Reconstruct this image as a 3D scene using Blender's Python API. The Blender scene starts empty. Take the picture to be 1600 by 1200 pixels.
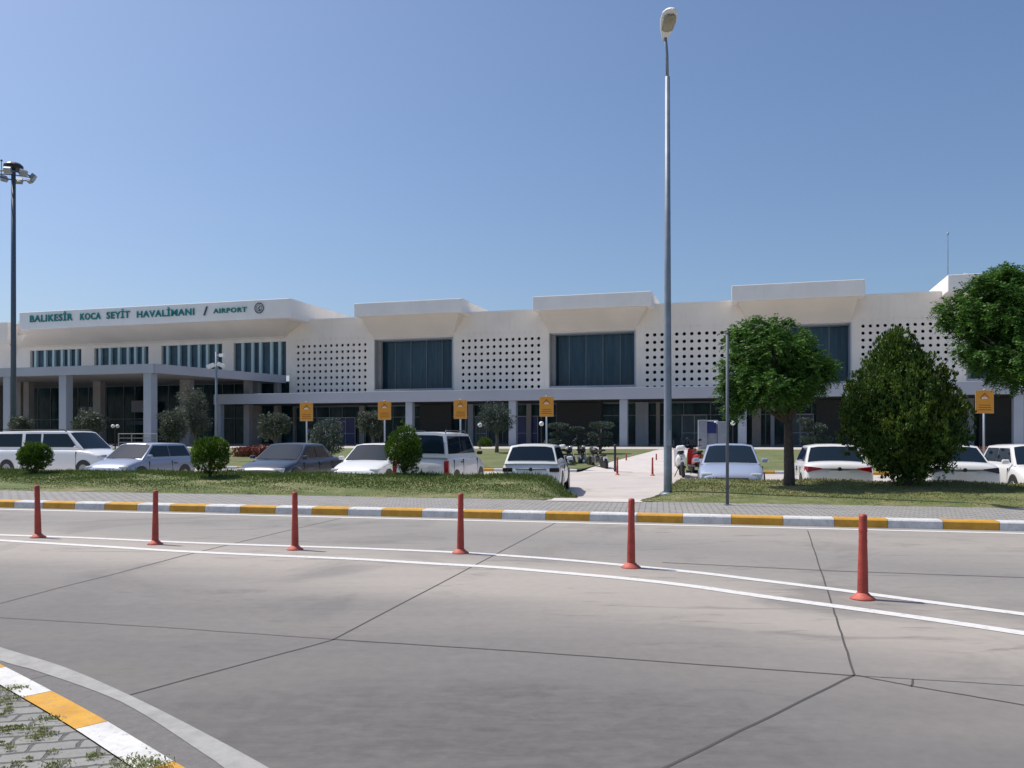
import bpy, math, random
import numpy as np
from mathutils import Vector, Matrix
R = math.radians
random.seed(7); rng = np.random.default_rng(11)
sc = bpy.context.scene
# ---------------------------------------------------------------- camera
F, CX, YH, EH = 1300.0, 800.0, 684.0, 1.5
cam = bpy.data.objects.new('camera', bpy.data.cameras.new('camera'))
sc.collection.objects.link(cam); sc.camera = cam
cam.location = (0, 0, EH); cam.rotation_euler = (R(90), 0, 0)
cam.data.sensor_width = 36; cam.data.lens = F / 1600 * 36
cam.data.shift_y = (YH - 600) / 1600; cam.data.clip_end = 4000
# ---------------------------------------------------------------- light
SUN_EL, SUN_AL = 58.0, 24.0            # elevation; sun stands to the left, a little behind the building line
w = bpy.data.worlds.new('World'); sc.world = w; w.use_nodes = True
nt = w.node_tree; bg = nt.nodes['Background']
sky = nt.nodes.new('ShaderNodeTexSky'); sky.sky_type = 'NISHITA'; sky.sun_disc = False
sky.sun_elevation = R(SUN_EL); sky.sun_rotation = R(-(90 - SUN_AL))
sky.air_density = 1.0; sky.dust_density = 2.0; sky.ozone_density = 6.0; sky.altitude = 0
nt.links.new(sky.outputs[0], bg.inputs[0]); bg.inputs[1].default_value = 0.128
sd = Vector((-math.cos(R(SUN_AL)) * math.cos(R(SUN_EL)), math.sin(R(SUN_AL)) * math.cos(R(SUN_EL)), math.sin(R(SUN_EL))))
sun = bpy.data.objects.new('sun', bpy.data.lights.new('sun', 'SUN')); sc.collection.objects.link(sun)
sun.data.energy = 4.3; sun.data.angle = R(0.5); sun.data.color = (1, .93, .83)
sun.rotation_euler = sd.to_track_quat('Z', 'Y').to_euler(); sun.location = (-20, 5, 40)
sc.view_settings.view_transform = 'Standard'; sc.view_settings.look = 'None'
sc.view_settings.exposure = 0.0; sc.view_settings.gamma = 1
# ---------------------------------------------------------------- pixel helpers
def gp(x, y, z=0.0):
    Y = F * (EH - z) / (y - YH); return Vector(((x - CX) / F * Y, Y, z))
def pd(x, y, Y): return Vector(((x - CX) / F * Y, Y, EH - (y - YH) / F * Y))
K0 = gp(0, 793); K1 = gp(1600, 830)
uk = (K1 - K0).normalized(); nk = Vector((-uk.y, uk.x, 0))
KANG = math.atan2(uk.y, uk.x)
def kp(s, d, z=0.0):                 # kerb frame: s along, d away from the viewer
    p = K1 + uk * s + nk * d; return Vector((p.x, p.y, z))
def kd(x, d, z=0.0):                 # column of the photo at distance d behind the kerb
    t = (x - CX) / F
    Y = (d + K1.x * nk.x + K1.y * nk.y) / (t * nk.x + nk.y)
    return Vector((t * Y, Y, z))
def dof(p): return (Vector((p[0], p[1], 0)) - K1).dot(nk)
def sof(p): return (Vector((p[0], p[1], 0)) - K1).dot(uk)
VB, PZ, FK = 7.4, -0.17, 21.0
def zpark(d): return PZ + (0 - PZ) * max(0, min(1, (d - VB) / (FK - VB)))
def zlawn(d): return .12 + (.84 - .12) * max(0, min(1, (d - FK) / 14))
# ---------------------------------------------------------------- materials
M = {}
def mat(name, col, rough=.6, metal=0, spec=.5, var=0, scale=6, bump=0, bscale=40, coat=0, trans=0, emit=None):
    m = bpy.data.materials.new(name); m.use_nodes = True; n = m.node_tree; b = n.nodes['Principled BSDF']
    c = tuple(col) + (1,)
    b.inputs['Base Color'].default_value = c; b.inputs['Roughness'].default_value = rough
    b.inputs['Metallic'].default_value = metal; b.inputs['Specular IOR Level'].default_value = spec
    if coat: b.inputs['Coat Weight'].default_value = coat; b.inputs['Coat Roughness'].default_value = .06
    tc = None
    if var or bump:
        tc = n.nodes.new('ShaderNodeTexCoord')
    if var:
        no = n.nodes.new('ShaderNodeTexNoise'); no.inputs['Scale'].default_value = scale; no.inputs['Detail'].default_value = 6
        n.links.new(tc.outputs['Object'], no.inputs['Vector'])
        r = n.nodes.new('ShaderNodeValToRGB'); r.color_ramp.elements[0].position = .3; r.color_ramp.elements[1].position = .7
        r.color_ramp.elements[0].color = tuple(max(0, v * (1 - var)) for v in col) + (1,)
        r.color_ramp.elements[1].color = tuple(min(1, v * (1 + var)) for v in col) + (1,)
        n.links.new(no.outputs[0], r.inputs[0]); n.links.new(r.outputs[0], b.inputs['Base Color'])
    if bump:
        no = n.nodes.new('ShaderNodeTexNoise'); no.inputs['Scale'].default_value = bscale; no.inputs['Detail'].default_value = 5
        n.links.new(tc.outputs['Object'], no.inputs['Vector'])
        bn = n.nodes.new('ShaderNodeBump'); bn.inputs['Strength'].default_value = bump; bn.inputs['Distance'].default_value = .02
        n.links.new(no.outputs[0], bn.inputs['Height']); n.links.new(bn.outputs[0], b.inputs['Normal'])
    M[name] = m; return m
mat('plaster', (.90, .80, .69), .8, var=.05, scale=.5, bump=.15)
def weather(m, amt=.5):
    n = M[m].node_tree; b = n.nodes['Principled BSDF']; src = b.inputs['Base Color'].links[0].from_socket
    tc = n.nodes.new('ShaderNodeTexCoord'); mp = n.nodes.new('ShaderNodeMapping'); mp.inputs['Scale'].default_value = (2.6, 2.6, .22); n.links.new(tc.outputs['Object'], mp.inputs[0])
    t = n.nodes.new('ShaderNodeTexNoise'); t.inputs['Scale'].default_value = 1.3; t.inputs['Detail'].default_value = 7; t.inputs['Roughness'].default_value = .7; n.links.new(mp.outputs[0], t.inputs['Vector'])
    r = n.nodes.new('ShaderNodeValToRGB'); r.color_ramp.elements[0].position = .52; r.color_ramp.elements[1].position = .78; r.color_ramp.elements[1].color = (amt, amt, amt, 1); r.color_ramp.elements[0].color = (0, 0, 0, 1); n.links.new(t.outputs[0], r.inputs[0])
    mx = n.nodes.new('ShaderNodeMix'); mx.data_type = 'RGBA'; n.links.new(r.outputs[0], mx.inputs[0]); n.links.new(src, mx.inputs[6]); mx.inputs[7].default_value = (.42, .38, .33, 1); n.links.new(mx.outputs[2], b.inputs['Base Color'])
weather('plaster', .22)
mat('plaster_white', (.87, .84, .80), .7, var=.04, scale=.6)
weather('plaster_white', .12)
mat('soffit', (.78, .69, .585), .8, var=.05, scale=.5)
mat('canopy', (.40, .42, .47), .45, var=.05, scale=.4)
mat('column', (.36, .40, .46), .5, var=.06, scale=1)
mat('pier', (.34, .32, .31), .7, var=.08, scale=1)
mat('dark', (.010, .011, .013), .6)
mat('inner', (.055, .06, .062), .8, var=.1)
mat('glass', (.012, .035, .045), .07, spec=.35)
mat('mullion', (.17, .20, .22), .5)
mat('fin', (.48, .62, .62), .4)
mat('blind', (.05, .09, .12), .35, spec=.4, var=.25, scale=1.2)
mat('letters', (.0, .20, .185), .4)
mat('emblem', (.05, .07, .11), .5)
mat('metal', (.30, .33, .36), .4, metal=.6, var=.12, scale=3)
mat('galv', (.22, .26, .31), .5, metal=.2, var=.15, scale=4)
mat('post_grey', (.11, .13, .15), .65, var=.2, scale=4)
mat('mast', (.07, .10, .15), .5, var=.1)
mat('lens', (.32, .30, .22), .2)
mat('lamp_white', (.8, .8, .8), .4)
mat('globe', (.85, .85, .85), .3)
mat('white_paint', (.78, .78, .78), .3, coat=.6, var=.015, scale=2)
mat('silver_paint', (.34, .37, .46), .3, metal=.35, coat=.6, var=.02)
mat('grey_paint', (.028, .038, .058), .3, metal=.1, coat=.6, var=.02)
mat('blue_paint', (.42, .48, .62), .3, metal=.3, coat=.6)
mat('carglass', (.010, .020, .034), .015, spec=.28)
mat('rubber', (.02, .02, .02), .8, var=.2)
mat('rim', (.35, .35, .36), .35, metal=.8)
mat('plastic', (.02, .02, .022), .5)
mat('red_lamp', (.30, .01, .02), .15)
mat('dark_lamp', (.02, .008, .01), .12)
mat('clear_lamp', (.55, .57, .6), .1)
mat('plate', (.75, .75, .75), .4)
mat('redpost', (.39, .052, .034), .55, var=.22, scale=9, bump=.3, bscale=60)
mat('redbase', (.52, .11, .08), .65, var=.2, scale=20)
mat('yellow_sign', (.62, .27, .02), .5, var=.04, scale=4)
mat('sign_dark', (.30, .10, .01), .6)
mat('sign_edge', (.50, .30, .12), .6)
mat('seat', (.015, .015, .016), .6)
mat('redbike', (.35, .02, .02), .3, coat=.5)
mat('chrome', (.6, .6, .6), .2, metal=1)
mat('kiosk', (.30, .31, .36), .5, var=.1)
mat('kiosk_blue', (.02, .03, .16), .3)
mat('bark', (.085, .065, .055), .9, var=.3, scale=9, bump=.8, bscale=14)
mat('olive_bark', (.16, .14, .12), .9, var=.3, scale=9)
mat('joint', (.075, .07, .068), .9)
mat('joint_faint', (.13, .125, .12), .9)

def leafmat(name, c1, c2, c3, tr=.35):
    m = bpy.data.materials.new(name); m.use_nodes = True; n = m.node_tree; b = n.nodes['Principled BSDF']; out = n.nodes['Material Output']
    g = n.nodes.new('ShaderNodeNewGeometry'); r = n.nodes.new('ShaderNodeValToRGB')
    r.color_ramp.elements[0].color = c1 + (1,); r.color_ramp.elements[1].color = c3 + (1,)
    e = r.color_ramp.elements.new(.5); e.color = c2 + (1,)
    tc = n.nodes.new('ShaderNodeTexCoord'); no = n.nodes.new('ShaderNodeTexNoise'); no.inputs['Scale'].default_value = 2.2; no.inputs['Detail'].default_value = 3
    n.links.new(tc.outputs['Object'], no.inputs['Vector'])
    mx = n.nodes.new('ShaderNodeMath'); mx.operation = 'MULTIPLY_ADD'; mx.inputs[1].default_value = .45
    ad = n.nodes.new('ShaderNodeMath'); ad.operation = 'MULTIPLY_ADD'; ad.inputs[1].default_value = 1.3; ad.inputs[2].default_value = -.38
    n.links.new(no.outputs[0], ad.inputs[0]); n.links.new(g.outputs['Random Per Island'], mx.inputs[0]); n.links.new(ad.outputs[0], mx.inputs[2])
    n.links.new(mx.outputs[0], r.inputs[0]); n.links.new(r.outputs[0], b.inputs['Base Color'])
    b.inputs['Roughness'].default_value = .5; b.inputs['Specular IOR Level'].default_value = .3
    t = n.nodes.new('ShaderNodeBsdfTranslucent'); ms = n.nodes.new('ShaderNodeMixShader'); ms.inputs[0].default_value = tr
    n.links.new(r.outputs[0], t.inputs[0]); n.links.new(b.outputs[0], ms.inputs[1]); n.links.new(t.outputs[0], ms.inputs[2]); n.links.new(ms.outputs[0], out.inputs[0])
    M[name] = m
leafmat('leaf_acacia', (.024, .066, .014), (.06, .15, .02), (.15, .30, .035), .26)
leafmat('leaf_conifer', (.015, .042, .009), (.056, .115, .017), (.23, .31, .04), .15)
leafmat('leaf_shrub', (.02, .055, .008), (.06, .13, .012), (.24, .34, .02), .2)
leafmat('leaf_olive', (.05, .065, .045), (.10, .12, .085), (.18, .20, .14), .2)
leafmat('leaf_hedge', (.045, .065, .055), (.08, .11, .09), (.14, .18, .14), .2)
leafmat('leaf_flower', (.10, .02, .02), (.22, .05, .04), (.16, .14, .05), .2)
leafmat('blade', (.055, .098, .020), (.092, .15, .030), (.18, .20, .065), .3)
leafmat('weed', (.14, .19, .05), (.24, .27, .09), (.36, .34, .17), .3)
leafmat('blade_dry', (.13, .15, .04), (.20, .205, .07), (.31, .28, .14), .3)

# --- ground surfaces
def nodes(name):
    m = bpy.data.materials.new(name); m.use_nodes = True; M[name] = m
    n = m.node_tree; return n, n.nodes['Principled BSDF']
def tex(n, vec, scale, detail=5, rough=.6, dist=0):
    t = n.nodes.new('ShaderNodeTexNoise'); t.inputs['Scale'].default_value = scale; t.inputs['Detail'].default_value = detail
    t.inputs['Roughness'].default_value = rough; t.inputs['Distortion'].default_value = dist
    n.links.new(vec, t.inputs['Vector']); return t.outputs[0]
def ramp(n, fac, stops):
    r = n.nodes.new('ShaderNodeValToRGB'); cr = r.color_ramp
    cr.elements[0].position = stops[0][0]; cr.elements[1].position = stops[-1][0]
    cr.elements[0].color = tuple(stops[0][1]) + (1,); cr.elements[1].color = tuple(stops[-1][1]) + (1,)
    for p, c in stops[1:-1]: e = cr.elements.new(p); e.color = tuple(c) + (1,)
    n.links.new(fac, r.inputs[0]); return r.outputs[0]
def mixc(n, fac, a, b, mode='MIX'):
    m = n.nodes.new('ShaderNodeMix'); m.data_type = 'RGBA'; m.blend_type = mode
    for sck, v in ((m.inputs[0], fac), (m.inputs[6], a), (m.inputs[7], b)):
        if isinstance(v, (int, float)): sck.default_value = v
        elif isinstance(v, tuple): sck.default_value = v + (1,)
        else: n.links.new(v, sck)
    return m.outputs[2]
def bumpn(n, b, h, st, dist=.01):
    k = n.nodes.new('ShaderNodeBump'); k.inputs['Strength'].default_value = st; k.inputs['Distance'].default_value = dist
    n.links.new(h, k.inputs['Height']); n.links.new(k.outputs[0], b.inputs['Normal'])
def mapping(n, scale=(1, 1, 1), rot=(0, 0, 0), loc=(0, 0, 0)):
    tc = n.nodes.new('ShaderNodeTexCoord'); mp = n.nodes.new('ShaderNodeMapping')
    mp.inputs['Scale'].default_value = scale; mp.inputs['Rotation'].default_value = rot; mp.inputs['Location'].default_value = loc
    n.links.new(tc.outputs['Object'], mp.inputs[0]); return mp.outputs[0]
def math2(n, op, a, b):
    m = n.nodes.new('ShaderNodeMath'); m.operation = op
    for i, v in enumerate((a, b)):
        if isinstance(v, (int, float)): m.inputs[i].default_value = v
        else: n.links.new(v, m.inputs[i])
    return m.outputs[0]
# concrete road with traffic-worn bands
n, b = nodes('road')
v = mapping(n); vs = mapping(n, (.22, 1.1, 1), (0, 0, R(9)))
def dcoord(n, v):                    # distance in metres from the far kerb, negative towards the viewer
    dt = n.nodes.new('ShaderNodeVectorMath'); dt.operation = 'DOT_PRODUCT'; dt.inputs[1].default_value = (nk.x, nk.y, 0)
    n.links.new(v, dt.inputs[0]); return math2(n, 'SUBTRACT', dt.outputs['Value'], K1.x * nk.x + K1.y * nk.y)
def scoord(n, v):                    # metres along the kerb
    dt = n.nodes.new('ShaderNodeVectorMath'); dt.operation = 'DOT_PRODUCT'; dt.inputs[1].default_value = (uk.x, uk.y, 0)
    n.links.new(v, dt.inputs[0]); return math2(n, 'SUBTRACT', dt.outputs['Value'], K1.x * uk.x + K1.y * uk.y)
bend = math2(n, 'MULTIPLY', math2(n, 'POWER', math2(n, 'MAXIMUM', math2(n, 'ADD', scoord(n, v), 15), 0), 2), .018)
dd = math2(n, 'ADD', math2(n, 'ADD', dcoord(n, v), math2(n, 'ADD', bend, 4.7)), math2(n, 'MULTIPLY', math2(n, 'SUBTRACT', tex(n, vs, .45, 4, .6, .5), .5), 2.2))
q = lambda d_: (d_ + 8) / 14
c = ramp(n, math2(n, 'DIVIDE', math2(n, 'ADD', dd, 8), 14), [(0, (.088, .087, .091)), (q(-4.6), (.092, .091, .095)), (q(-3.4), (.128, .126, .129)), (q(-2.2), (.205, .195, .191)), (q(-1.0), (.37, .345, .322)), (q(.3), (.40, .372, .345)), (q(1.2), (.27, .26, .25)), (q(3.0), (.222, .219, .218)), (q(5.2), (.34, .322, .305))])
c = mixc(n, .22, c, ramp(n, tex(n, vs, .55, 6, .62, .6), [(.34, (.165, .163, .167)), (.5, (.235, .228, .224)), (.66, (.315, .30, .28))]))
c = mixc(n, ramp(n, tex(n, v, .42, 5, .6, .8), [(.54, (0, 0, 0)), (.66, (.55,) * 3)]), c, (.12, .119, .124))
sx_ = mapping(n, (.5, 2.2, 1), (0, 0, R(-35)))
c = mixc(n, ramp(n, tex(n, sx_, 1.1, 7, .7, 1.5), [(.56, (0, 0, 0)), (.68, (.5,) * 3)]), c, (.085, .083, .086))
sm = n.nodes.new('ShaderNodeMapping'); sm.inputs['Location'].default_value = (.35, -4.22, 0); n.links.new(v, sm.inputs[0])
s2 = n.nodes.new('ShaderNodeVectorMath'); s2.operation = 'MULTIPLY'; s2.inputs[1].default_value = (.26, .62, 0); n.links.new(sm.outputs[0], s2.inputs[0])
ln = n.nodes.new('ShaderNodeVectorMath'); ln.operation = 'LENGTH'; n.links.new(s2.outputs[0], ln.inputs[0])
sd_ = math2(n, 'ADD', ln.outputs['Value'], math2(n, 'MULTIPLY', tex(n, v, 1.1, 9, .72, 1.0), .75))
st_ = tex(n, mapping(n, (.9, 3.0, 1), (0, 0, R(-38))), 2.6, 9, .78, 1.2)
blot = math2(n, 'MULTIPLY', ramp(n, sd_, [(.45, (1,) * 3), (.78, (.75,) * 3), (.96, (0, 0, 0))]), ramp(n, st_, [(.36, (.08,) * 3), (.5, (.45,) * 3), (.64, (.8,) * 3)]))
c = mixc(n, blot, c, (.055, .053, .057))
c = mixc(n, .17, c, ramp(n, tex(n, v, 9, 8, .7), [(.3, (.14,) * 3), (.7, (.33, .32, .31))]))
c = mixc(n, ramp(n, tex(n, v, 90, 3, .8), [(.62, (0, 0, 0)), (.72, (.35,) * 3)]), c, (.12, .12, .12))
c = mixc(n, 1.0, c, (1.06, 1.02, .97), 'MULTIPLY')
n.links.new(c, b.inputs['Base Color']); b.inputs['Roughness'].default_value = .82
bumpn(n, b, tex(n, v, 130, 4, .8), .25, .004)
n, b = nodes('curtain_glass'); v = mapping(n, (2.2, 1, .12))
c = ramp(n, tex(n, v, 1.6, 6, .75), [(.3, (.013, .036, .054)), (.5, (.030, .070, .10)), (.72, (.07, .115, .14))])  # vertical curtain tones, brightened so the colour also imitates sky reflection
n.links.new(c, b.inputs['Base Color']); b.inputs['Roughness'].default_value = .12; b.inputs['Specular IOR Level'].default_value = .35
n, b = nodes('shop_glass'); v = mapping(n, (.9, 1, .35))
c = ramp(n, tex(n, v, .9, 5, .65), [(.35, (.006, .018, .024)), (.5, (.014, .046, .058)), (.72, (.07, .12, .14))])  # lighter teal patches are reflections painted into the glass colour
n.links.new(c, b.inputs['Base Color']); b.inputs['Roughness'].default_value = .12; b.inputs['Specular IOR Level'].default_value = .2
# worn white lines
n, b = nodes('line'); v = mapping(n)
c = ramp(n, tex(n, v, 14, 8, .75), [(.33, (.42, .41, .40)), (.47, (.68, .67, .65))])
n.links.new(c, b.inputs['Base Color']); b.inputs['Roughness'].default_value = .7
n, b = nodes('old_line'); v = mapping(n)
c = ramp(n, tex(n, v, 6, 8, .7), [(.35, (.27, .268, .26)), (.62, (.37, .365, .35))])
n.links.new(c, b.inputs['Base Color']); b.inputs['Roughness'].default_value = .85
n, b = nodes('gutter'); v = mapping(n)
c = ramp(n, tex(n, v, 16, 8, .8), [(.3, (.13, .125, .125)), (.7, (.20, .19, .185))])
n.links.new(c, b.inputs['Base Color']); b.inputs['Roughness'].default_value = .9; bumpn(n, b, tex(n, v, 150, 3), .4, .004)
for nm, c1, c2 in (('kerb_yellow', (.50, .24, .02), (.64, .34, .035)), ('kerb_white', (.50, .50, .49), (.68, .68, .67))):
    n, b = nodes(nm); v = mapping(n)
    c = ramp(n, tex(n, v, 5, 8, .7), [(.3, c1), (.6, c2)])
    c = mixc(n, ramp(n, tex(n, v, 22, 6, .8, 1), [(.55, (0, 0, 0)), (.66, (.75,) * 3)]), c, (.24, .22, .20))
    n.links.new(c, b.inputs['Base Color']); b.inputs['Roughness'].default_value = .75; bumpn(n, b, tex(n, v, 40, 5), .3, .006)
# block paving
def paving(nm, rot, c1, c2, sx, mort):
    n, b = nodes(nm); v0 = mapping(n, (1, 1, 1), (0, 0, rot))
    no = n.nodes.new('ShaderNodeTexNoise'); no.inputs['Scale'].default_value = 9; no.inputs['Detail'].default_value = 4
    n.links.new(v0, no.inputs['Vector'])
    vm = n.nodes.new('ShaderNodeVectorMath'); vm.operation = 'MULTIPLY_ADD'; vm.inputs[1].default_value = (.05, .05, 0)
    n.links.new(no.outputs['Color'], vm.inputs[0]); n.links.new(v0, vm.inputs[2])
    br = n.nodes.new('ShaderNodeTexBrick'); br.inputs['Scale'].default_value = 1
    br.inputs['Brick Width'].default_value = sx; br.inputs['Row Height'].default_value = sx * .56; br.inputs['Mortar Size'].default_value = mort
    br.inputs['Mortar Smooth'].default_value = .3; br.inputs['Bias'].default_value = 0
    br.inputs['Color1'].default_value = c1 + (1,); br.inputs['Color2'].default_value = c2 + (1,); br.inputs['Mortar'].default_value = (.05, .047, .04, 1)
    n.links.new(vm.outputs[0], br.inputs['Vector'])
    c = mixc(n, .3, br.outputs[0], ramp(n, tex(n, v0, 30, 6, .8), [(.3, (.15,) * 3), (.7, (.38, .37, .36))]))
    c = mixc(n, ramp(n, tex(n, v0, 2.6, 5), [(.55, (0, 0, 0)), (.72, (.45,) * 3)]), c, (.18, .18, .12))
    n.links.new(c, b.inputs['Base Color']); b.inputs['Roughness'].default_value = .9
    bumpn(n, b, math2(n, 'ADD', math2(n, 'MULTIPLY', br.outputs['Fac'], -1.0), math2(n, 'MULTIPLY', tex(n, v0, 60, 4), .3)), .8, .01)
paving('paving_near', R(-12), (.23, .232, .22), (.30, .30, .285), .20, .011)
paving('paving_far', R(10), (.30, .285, .27), (.38, .36, .34), .23, .012)
n, b = nodes('path'); v = mapping(n)
c = ramp(n, tex(n, v, 1.4, 6), [(.3, (.52, .47, .445)), (.7, (.62, .565, .54))]); n.links.new(c, b.inputs['Base Color']); b.inputs['Roughness'].default_value = .85
n, b = nodes('parking'); v = mapping(n)
c = ramp(n, tex(n, v, .8, 6), [(.3, (.44, .40, .375)), (.7, (.54, .495, .46))]); n.links.new(c, b.inputs['Base Color']); b.inputs['Roughness'].default_value = .85
n, b = nodes('soil'); v = mapping(n)
c = ramp(n, tex(n, v, 1.3, 8, .7), [(.35, (.085, .12, .032)), (.5, (.135, .155, .05)), (.68, (.27, .23, .13))]); n.links.new(c, b.inputs['Base Color']); b.inputs['Roughness'].default_value = .95
n, b = nodes('lawn'); v = mapping(n)
c = ramp(n, tex(n, v, .9, 8, .7), [(.35, (.09, .12, .035)), (.65, (.17, .18, .08))]); n.links.new(c, b.inputs['Base Color']); b.inputs['Roughness'].default_value = .95
n, b = nodes('ground'); v = mapping(n)
c = ramp(n, tex(n, v, .05, 8, .7), [(.35, (.07, .09, .06)), (.65, (.13, .15, .09))]); n.links.new(c, b.inputs['Base Color']); b.inputs['Roughness'].default_value = .95

# ---------------------------------------------------------------- mesh tools
class MB:
    def __init__(s): s.v = []; s.f = []; s.m = []
    def add(s, vs, fs, mi=0):
        o = len(s.v); s.v += [tuple(p) for p in vs]; s.f += [tuple(i + o for i in f) for f in fs]; s.m += [mi] * len(fs); return s
    def quad(s, a, b, c, d, mi=0): return s.add([a, b, c, d], [(0, 1, 2, 3)], mi)
    def box(s, x0, x1, y0, y1, z0, z1, mi=0, X=None):
        p = [Vector(q) for q in ((x0, y0, z0), (x1, y0, z0), (x1, y1, z0), (x0, y1, z0), (x0, y0, z1), (x1, y0, z1), (x1, y1, z1), (x0, y1, z1))]
        if X: p = [X @ q for q in p]
        return s.add(p, [(3, 2, 1, 0), (4, 5, 6, 7), (0, 1, 5, 4), (1, 2, 6, 5), (2, 3, 7, 6), (3, 0, 4, 7)], mi)
    def tube(s, pts, rad, seg=10, cap=True, mi=0):
        pts = [Vector(p) for p in pts]
        if not isinstance(rad, (list, tuple)): rad = [rad] * len(pts)
        vs = []; fs = []; side = None
        for i, p in enumerate(pts):
            t = (pts[min(i + 1, len(pts) - 1)] - pts[max(i - 1, 0)]).normalized()
            if side is None: side = t.cross(Vector((0, 0, 1)) if abs(t.z) < .9 else Vector((1, 0, 0))).normalized()
            side = (side - t * side.dot(t)).normalized(); up = t.cross(side)
            for k in range(seg):
                a = 2 * math.pi * k / seg; vs.append(p + (side * math.cos(a) + up * math.sin(a)) * rad[i])
        for i in range(len(pts) - 1):
            for k in range(seg):
                k2 = (k + 1) % seg; fs.append((i * seg + k, i * seg + k2, (i + 1) * seg + k2, (i + 1) * seg + k))
        if cap: fs.append(tuple(range(seg - 1, -1, -1))); fs.append(tuple((len(pts) - 1) * seg + k for k in range(seg)))
        return s.add(vs, fs, mi)
    def lathe(s, prof, seg=16, o=(0, 0, 0), mi=0, X=None):
        vs = []; fs = []
        for r, z in prof:
            for k in range(seg):
                a = 2 * math.pi * k / seg; q = Vector((o[0] + r * math.cos(a), o[1] + r * math.sin(a), o[2] + z)); vs.append(X @ q if X else q)
        for i in range(len(prof) - 1):
            for k in range(seg):
                k2 = (k + 1) % seg; fs.append((i * seg + k, i * seg + k2, (i + 1) * seg + k2, (i + 1) * seg + k))
        fs.append(tuple(range(seg - 1, -1, -1))); fs.append(tuple((len(prof) - 1) * seg + k for k in range(seg)))
        return s.add(vs, fs, mi)
    def ball(s, c, r, mi=0, seg=12, sc3=(1, 1, 1)):
        prof = [(max(1e-3, math.sin(math.pi * i / 8)), -math.cos(math.pi * i / 8)) for i in range(9)]
        X = Matrix.Translation(c) @ Matrix.Diagonal((r * sc3[0], r * sc3[1], r * sc3[2], 1))
        return s.lathe(prof, seg, (0, 0, 0), mi, X)
    def build(s, name, mats, parent=None, smooth=False, bevel=0, loc=None, sub=0):
        me = bpy.data.meshes.new(name); me.from_pydata(s.v, [], s.f); me.update()
        if not isinstance(mats, (list, tuple)): mats = [mats]
        for m in mats: me.materials.append(M[m])
        if len(mats) > 1: me.polygons.foreach_set('material_index', s.m)
        if smooth: me.polygons.foreach_set('use_smooth', [True] * len(me.polygons))
        o = bpy.data.objects.new(name, me); sc.collection.objects.link(o)
        if parent: o.parent = parent
        if loc is not None: o.location = loc
        if bevel:
            b = o.modifiers.new('bevel', 'BEVEL'); b.width = bevel; b.segments = 2; b.limit_method = 'ANGLE'; b.angle_limit = R(35)
        if sub:
            b = o.modifiers.new('subdivision', 'SUBSURF'); b.levels = sub; b.render_levels = sub
        return o
def tag(o, label=None, cat=None, group=None, kind=None):
    if label: o['label'] = label
    if cat: o['category'] = cat
    if group: o['group'] = group
    if kind: o['kind'] = kind
    return o
def empty(name, loc, rz=0):
    o = bpy.data.objects.new(name, None); sc.collection.objects.link(o); o.location = loc; o.rotation_euler = (0, 0, rz); o.empty_display_size = .3; return o
def copy_tree(o, parent=None):
    c = o.copy(); sc.collection.objects.link(c); c.parent = parent
    for ch in list(o.children): copy_tree(ch, c)
    return c
def struct(o): o['kind'] = 'structure'; return o
def strip(name, pts, wid, m, z=.004, taper=None):
    """flat painted band following ground points"""
    mb = MB(); pts = [Vector((p.x, p.y, 0)) for p in pts]; prev = None
    for i, p in enumerate(pts):
        t = (pts[min(i + 1, len(pts) - 1)] - pts[max(i - 1, 0)]).normalized(); nn = Vector((-t.y, t.x, 0))
        cur = (p + nn * wid / 2 + Vector((0, 0, z)), p - nn * wid / 2 + Vector((0, 0, z)))
        if prev: mb.quad(prev[1], cur[1], cur[0], prev[0])
        prev = cur
    return mb.build(name, m)
def smoothpts(px, z=0):               # spline through ground points seen at these places
    P = [gp(x, y) for x, y in px]; out = []
    for i in range(len(P) - 1):
        p0, p1, p2, p3 = P[max(0, i - 1)], P[i], P[i + 1], P[min(len(P) - 1, i + 2)]
        for k in range(6):
            t = k / 6; out.append(.5 * ((2 * p1) + (p2 - p0) * t + (2 * p0 - 5 * p1 + 4 * p2 - p3) * t * t + (3 * p1 - p0 - 3 * p2 + p3) * t ** 3))
    out.append(P[-1]); return out

# ================================================================= SETTING
mb = MB(); mb.quad((-1500, -300, -.35), (1500, -300, -.35), (1500, 2500, -.35), (-1500, 2500, -.35)); struct(mb.build('ground', 'ground'))
mb = MB(); mb.quad(kp(-80, -45), kp(70, -45), kp(70, .02), kp(-80, .02)); struct(mb.build('road', 'road'))
near = [(0, 844.5), (175, 855), (280, 861.5), (420, 868), (560, 874), (660, 880), (765, 886), (835, 891.5), (975, 904), (1080, 916), (1180, 930.5), (1302, 947), (1460, 969), (1600, 990)]
farl = [(0, 836), (140, 841), (280, 847.5), (420, 852.5), (560, 857), (695, 862.5), (765, 866.5), (905, 877), (1080, 894), (1180, 906), (1302, 921), (1425, 937.5), (1600, 960)]
def extend(P):
    a = P[0] + (P[0] - P[3]).normalized() * 25; c = P[-1] + (P[-1] - P[-4]).normalized() * 8; return [a] + P + [c]
struct(strip('lane_line', extend(smoothpts(near)), .155, 'line')); struct(strip('lane_line', extend(smoothpts(farl)), .145, 'line'))
struct(strip('edge_line', [kp(-80, -.38), kp(70, -.38)], .16, 'line'))
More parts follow.
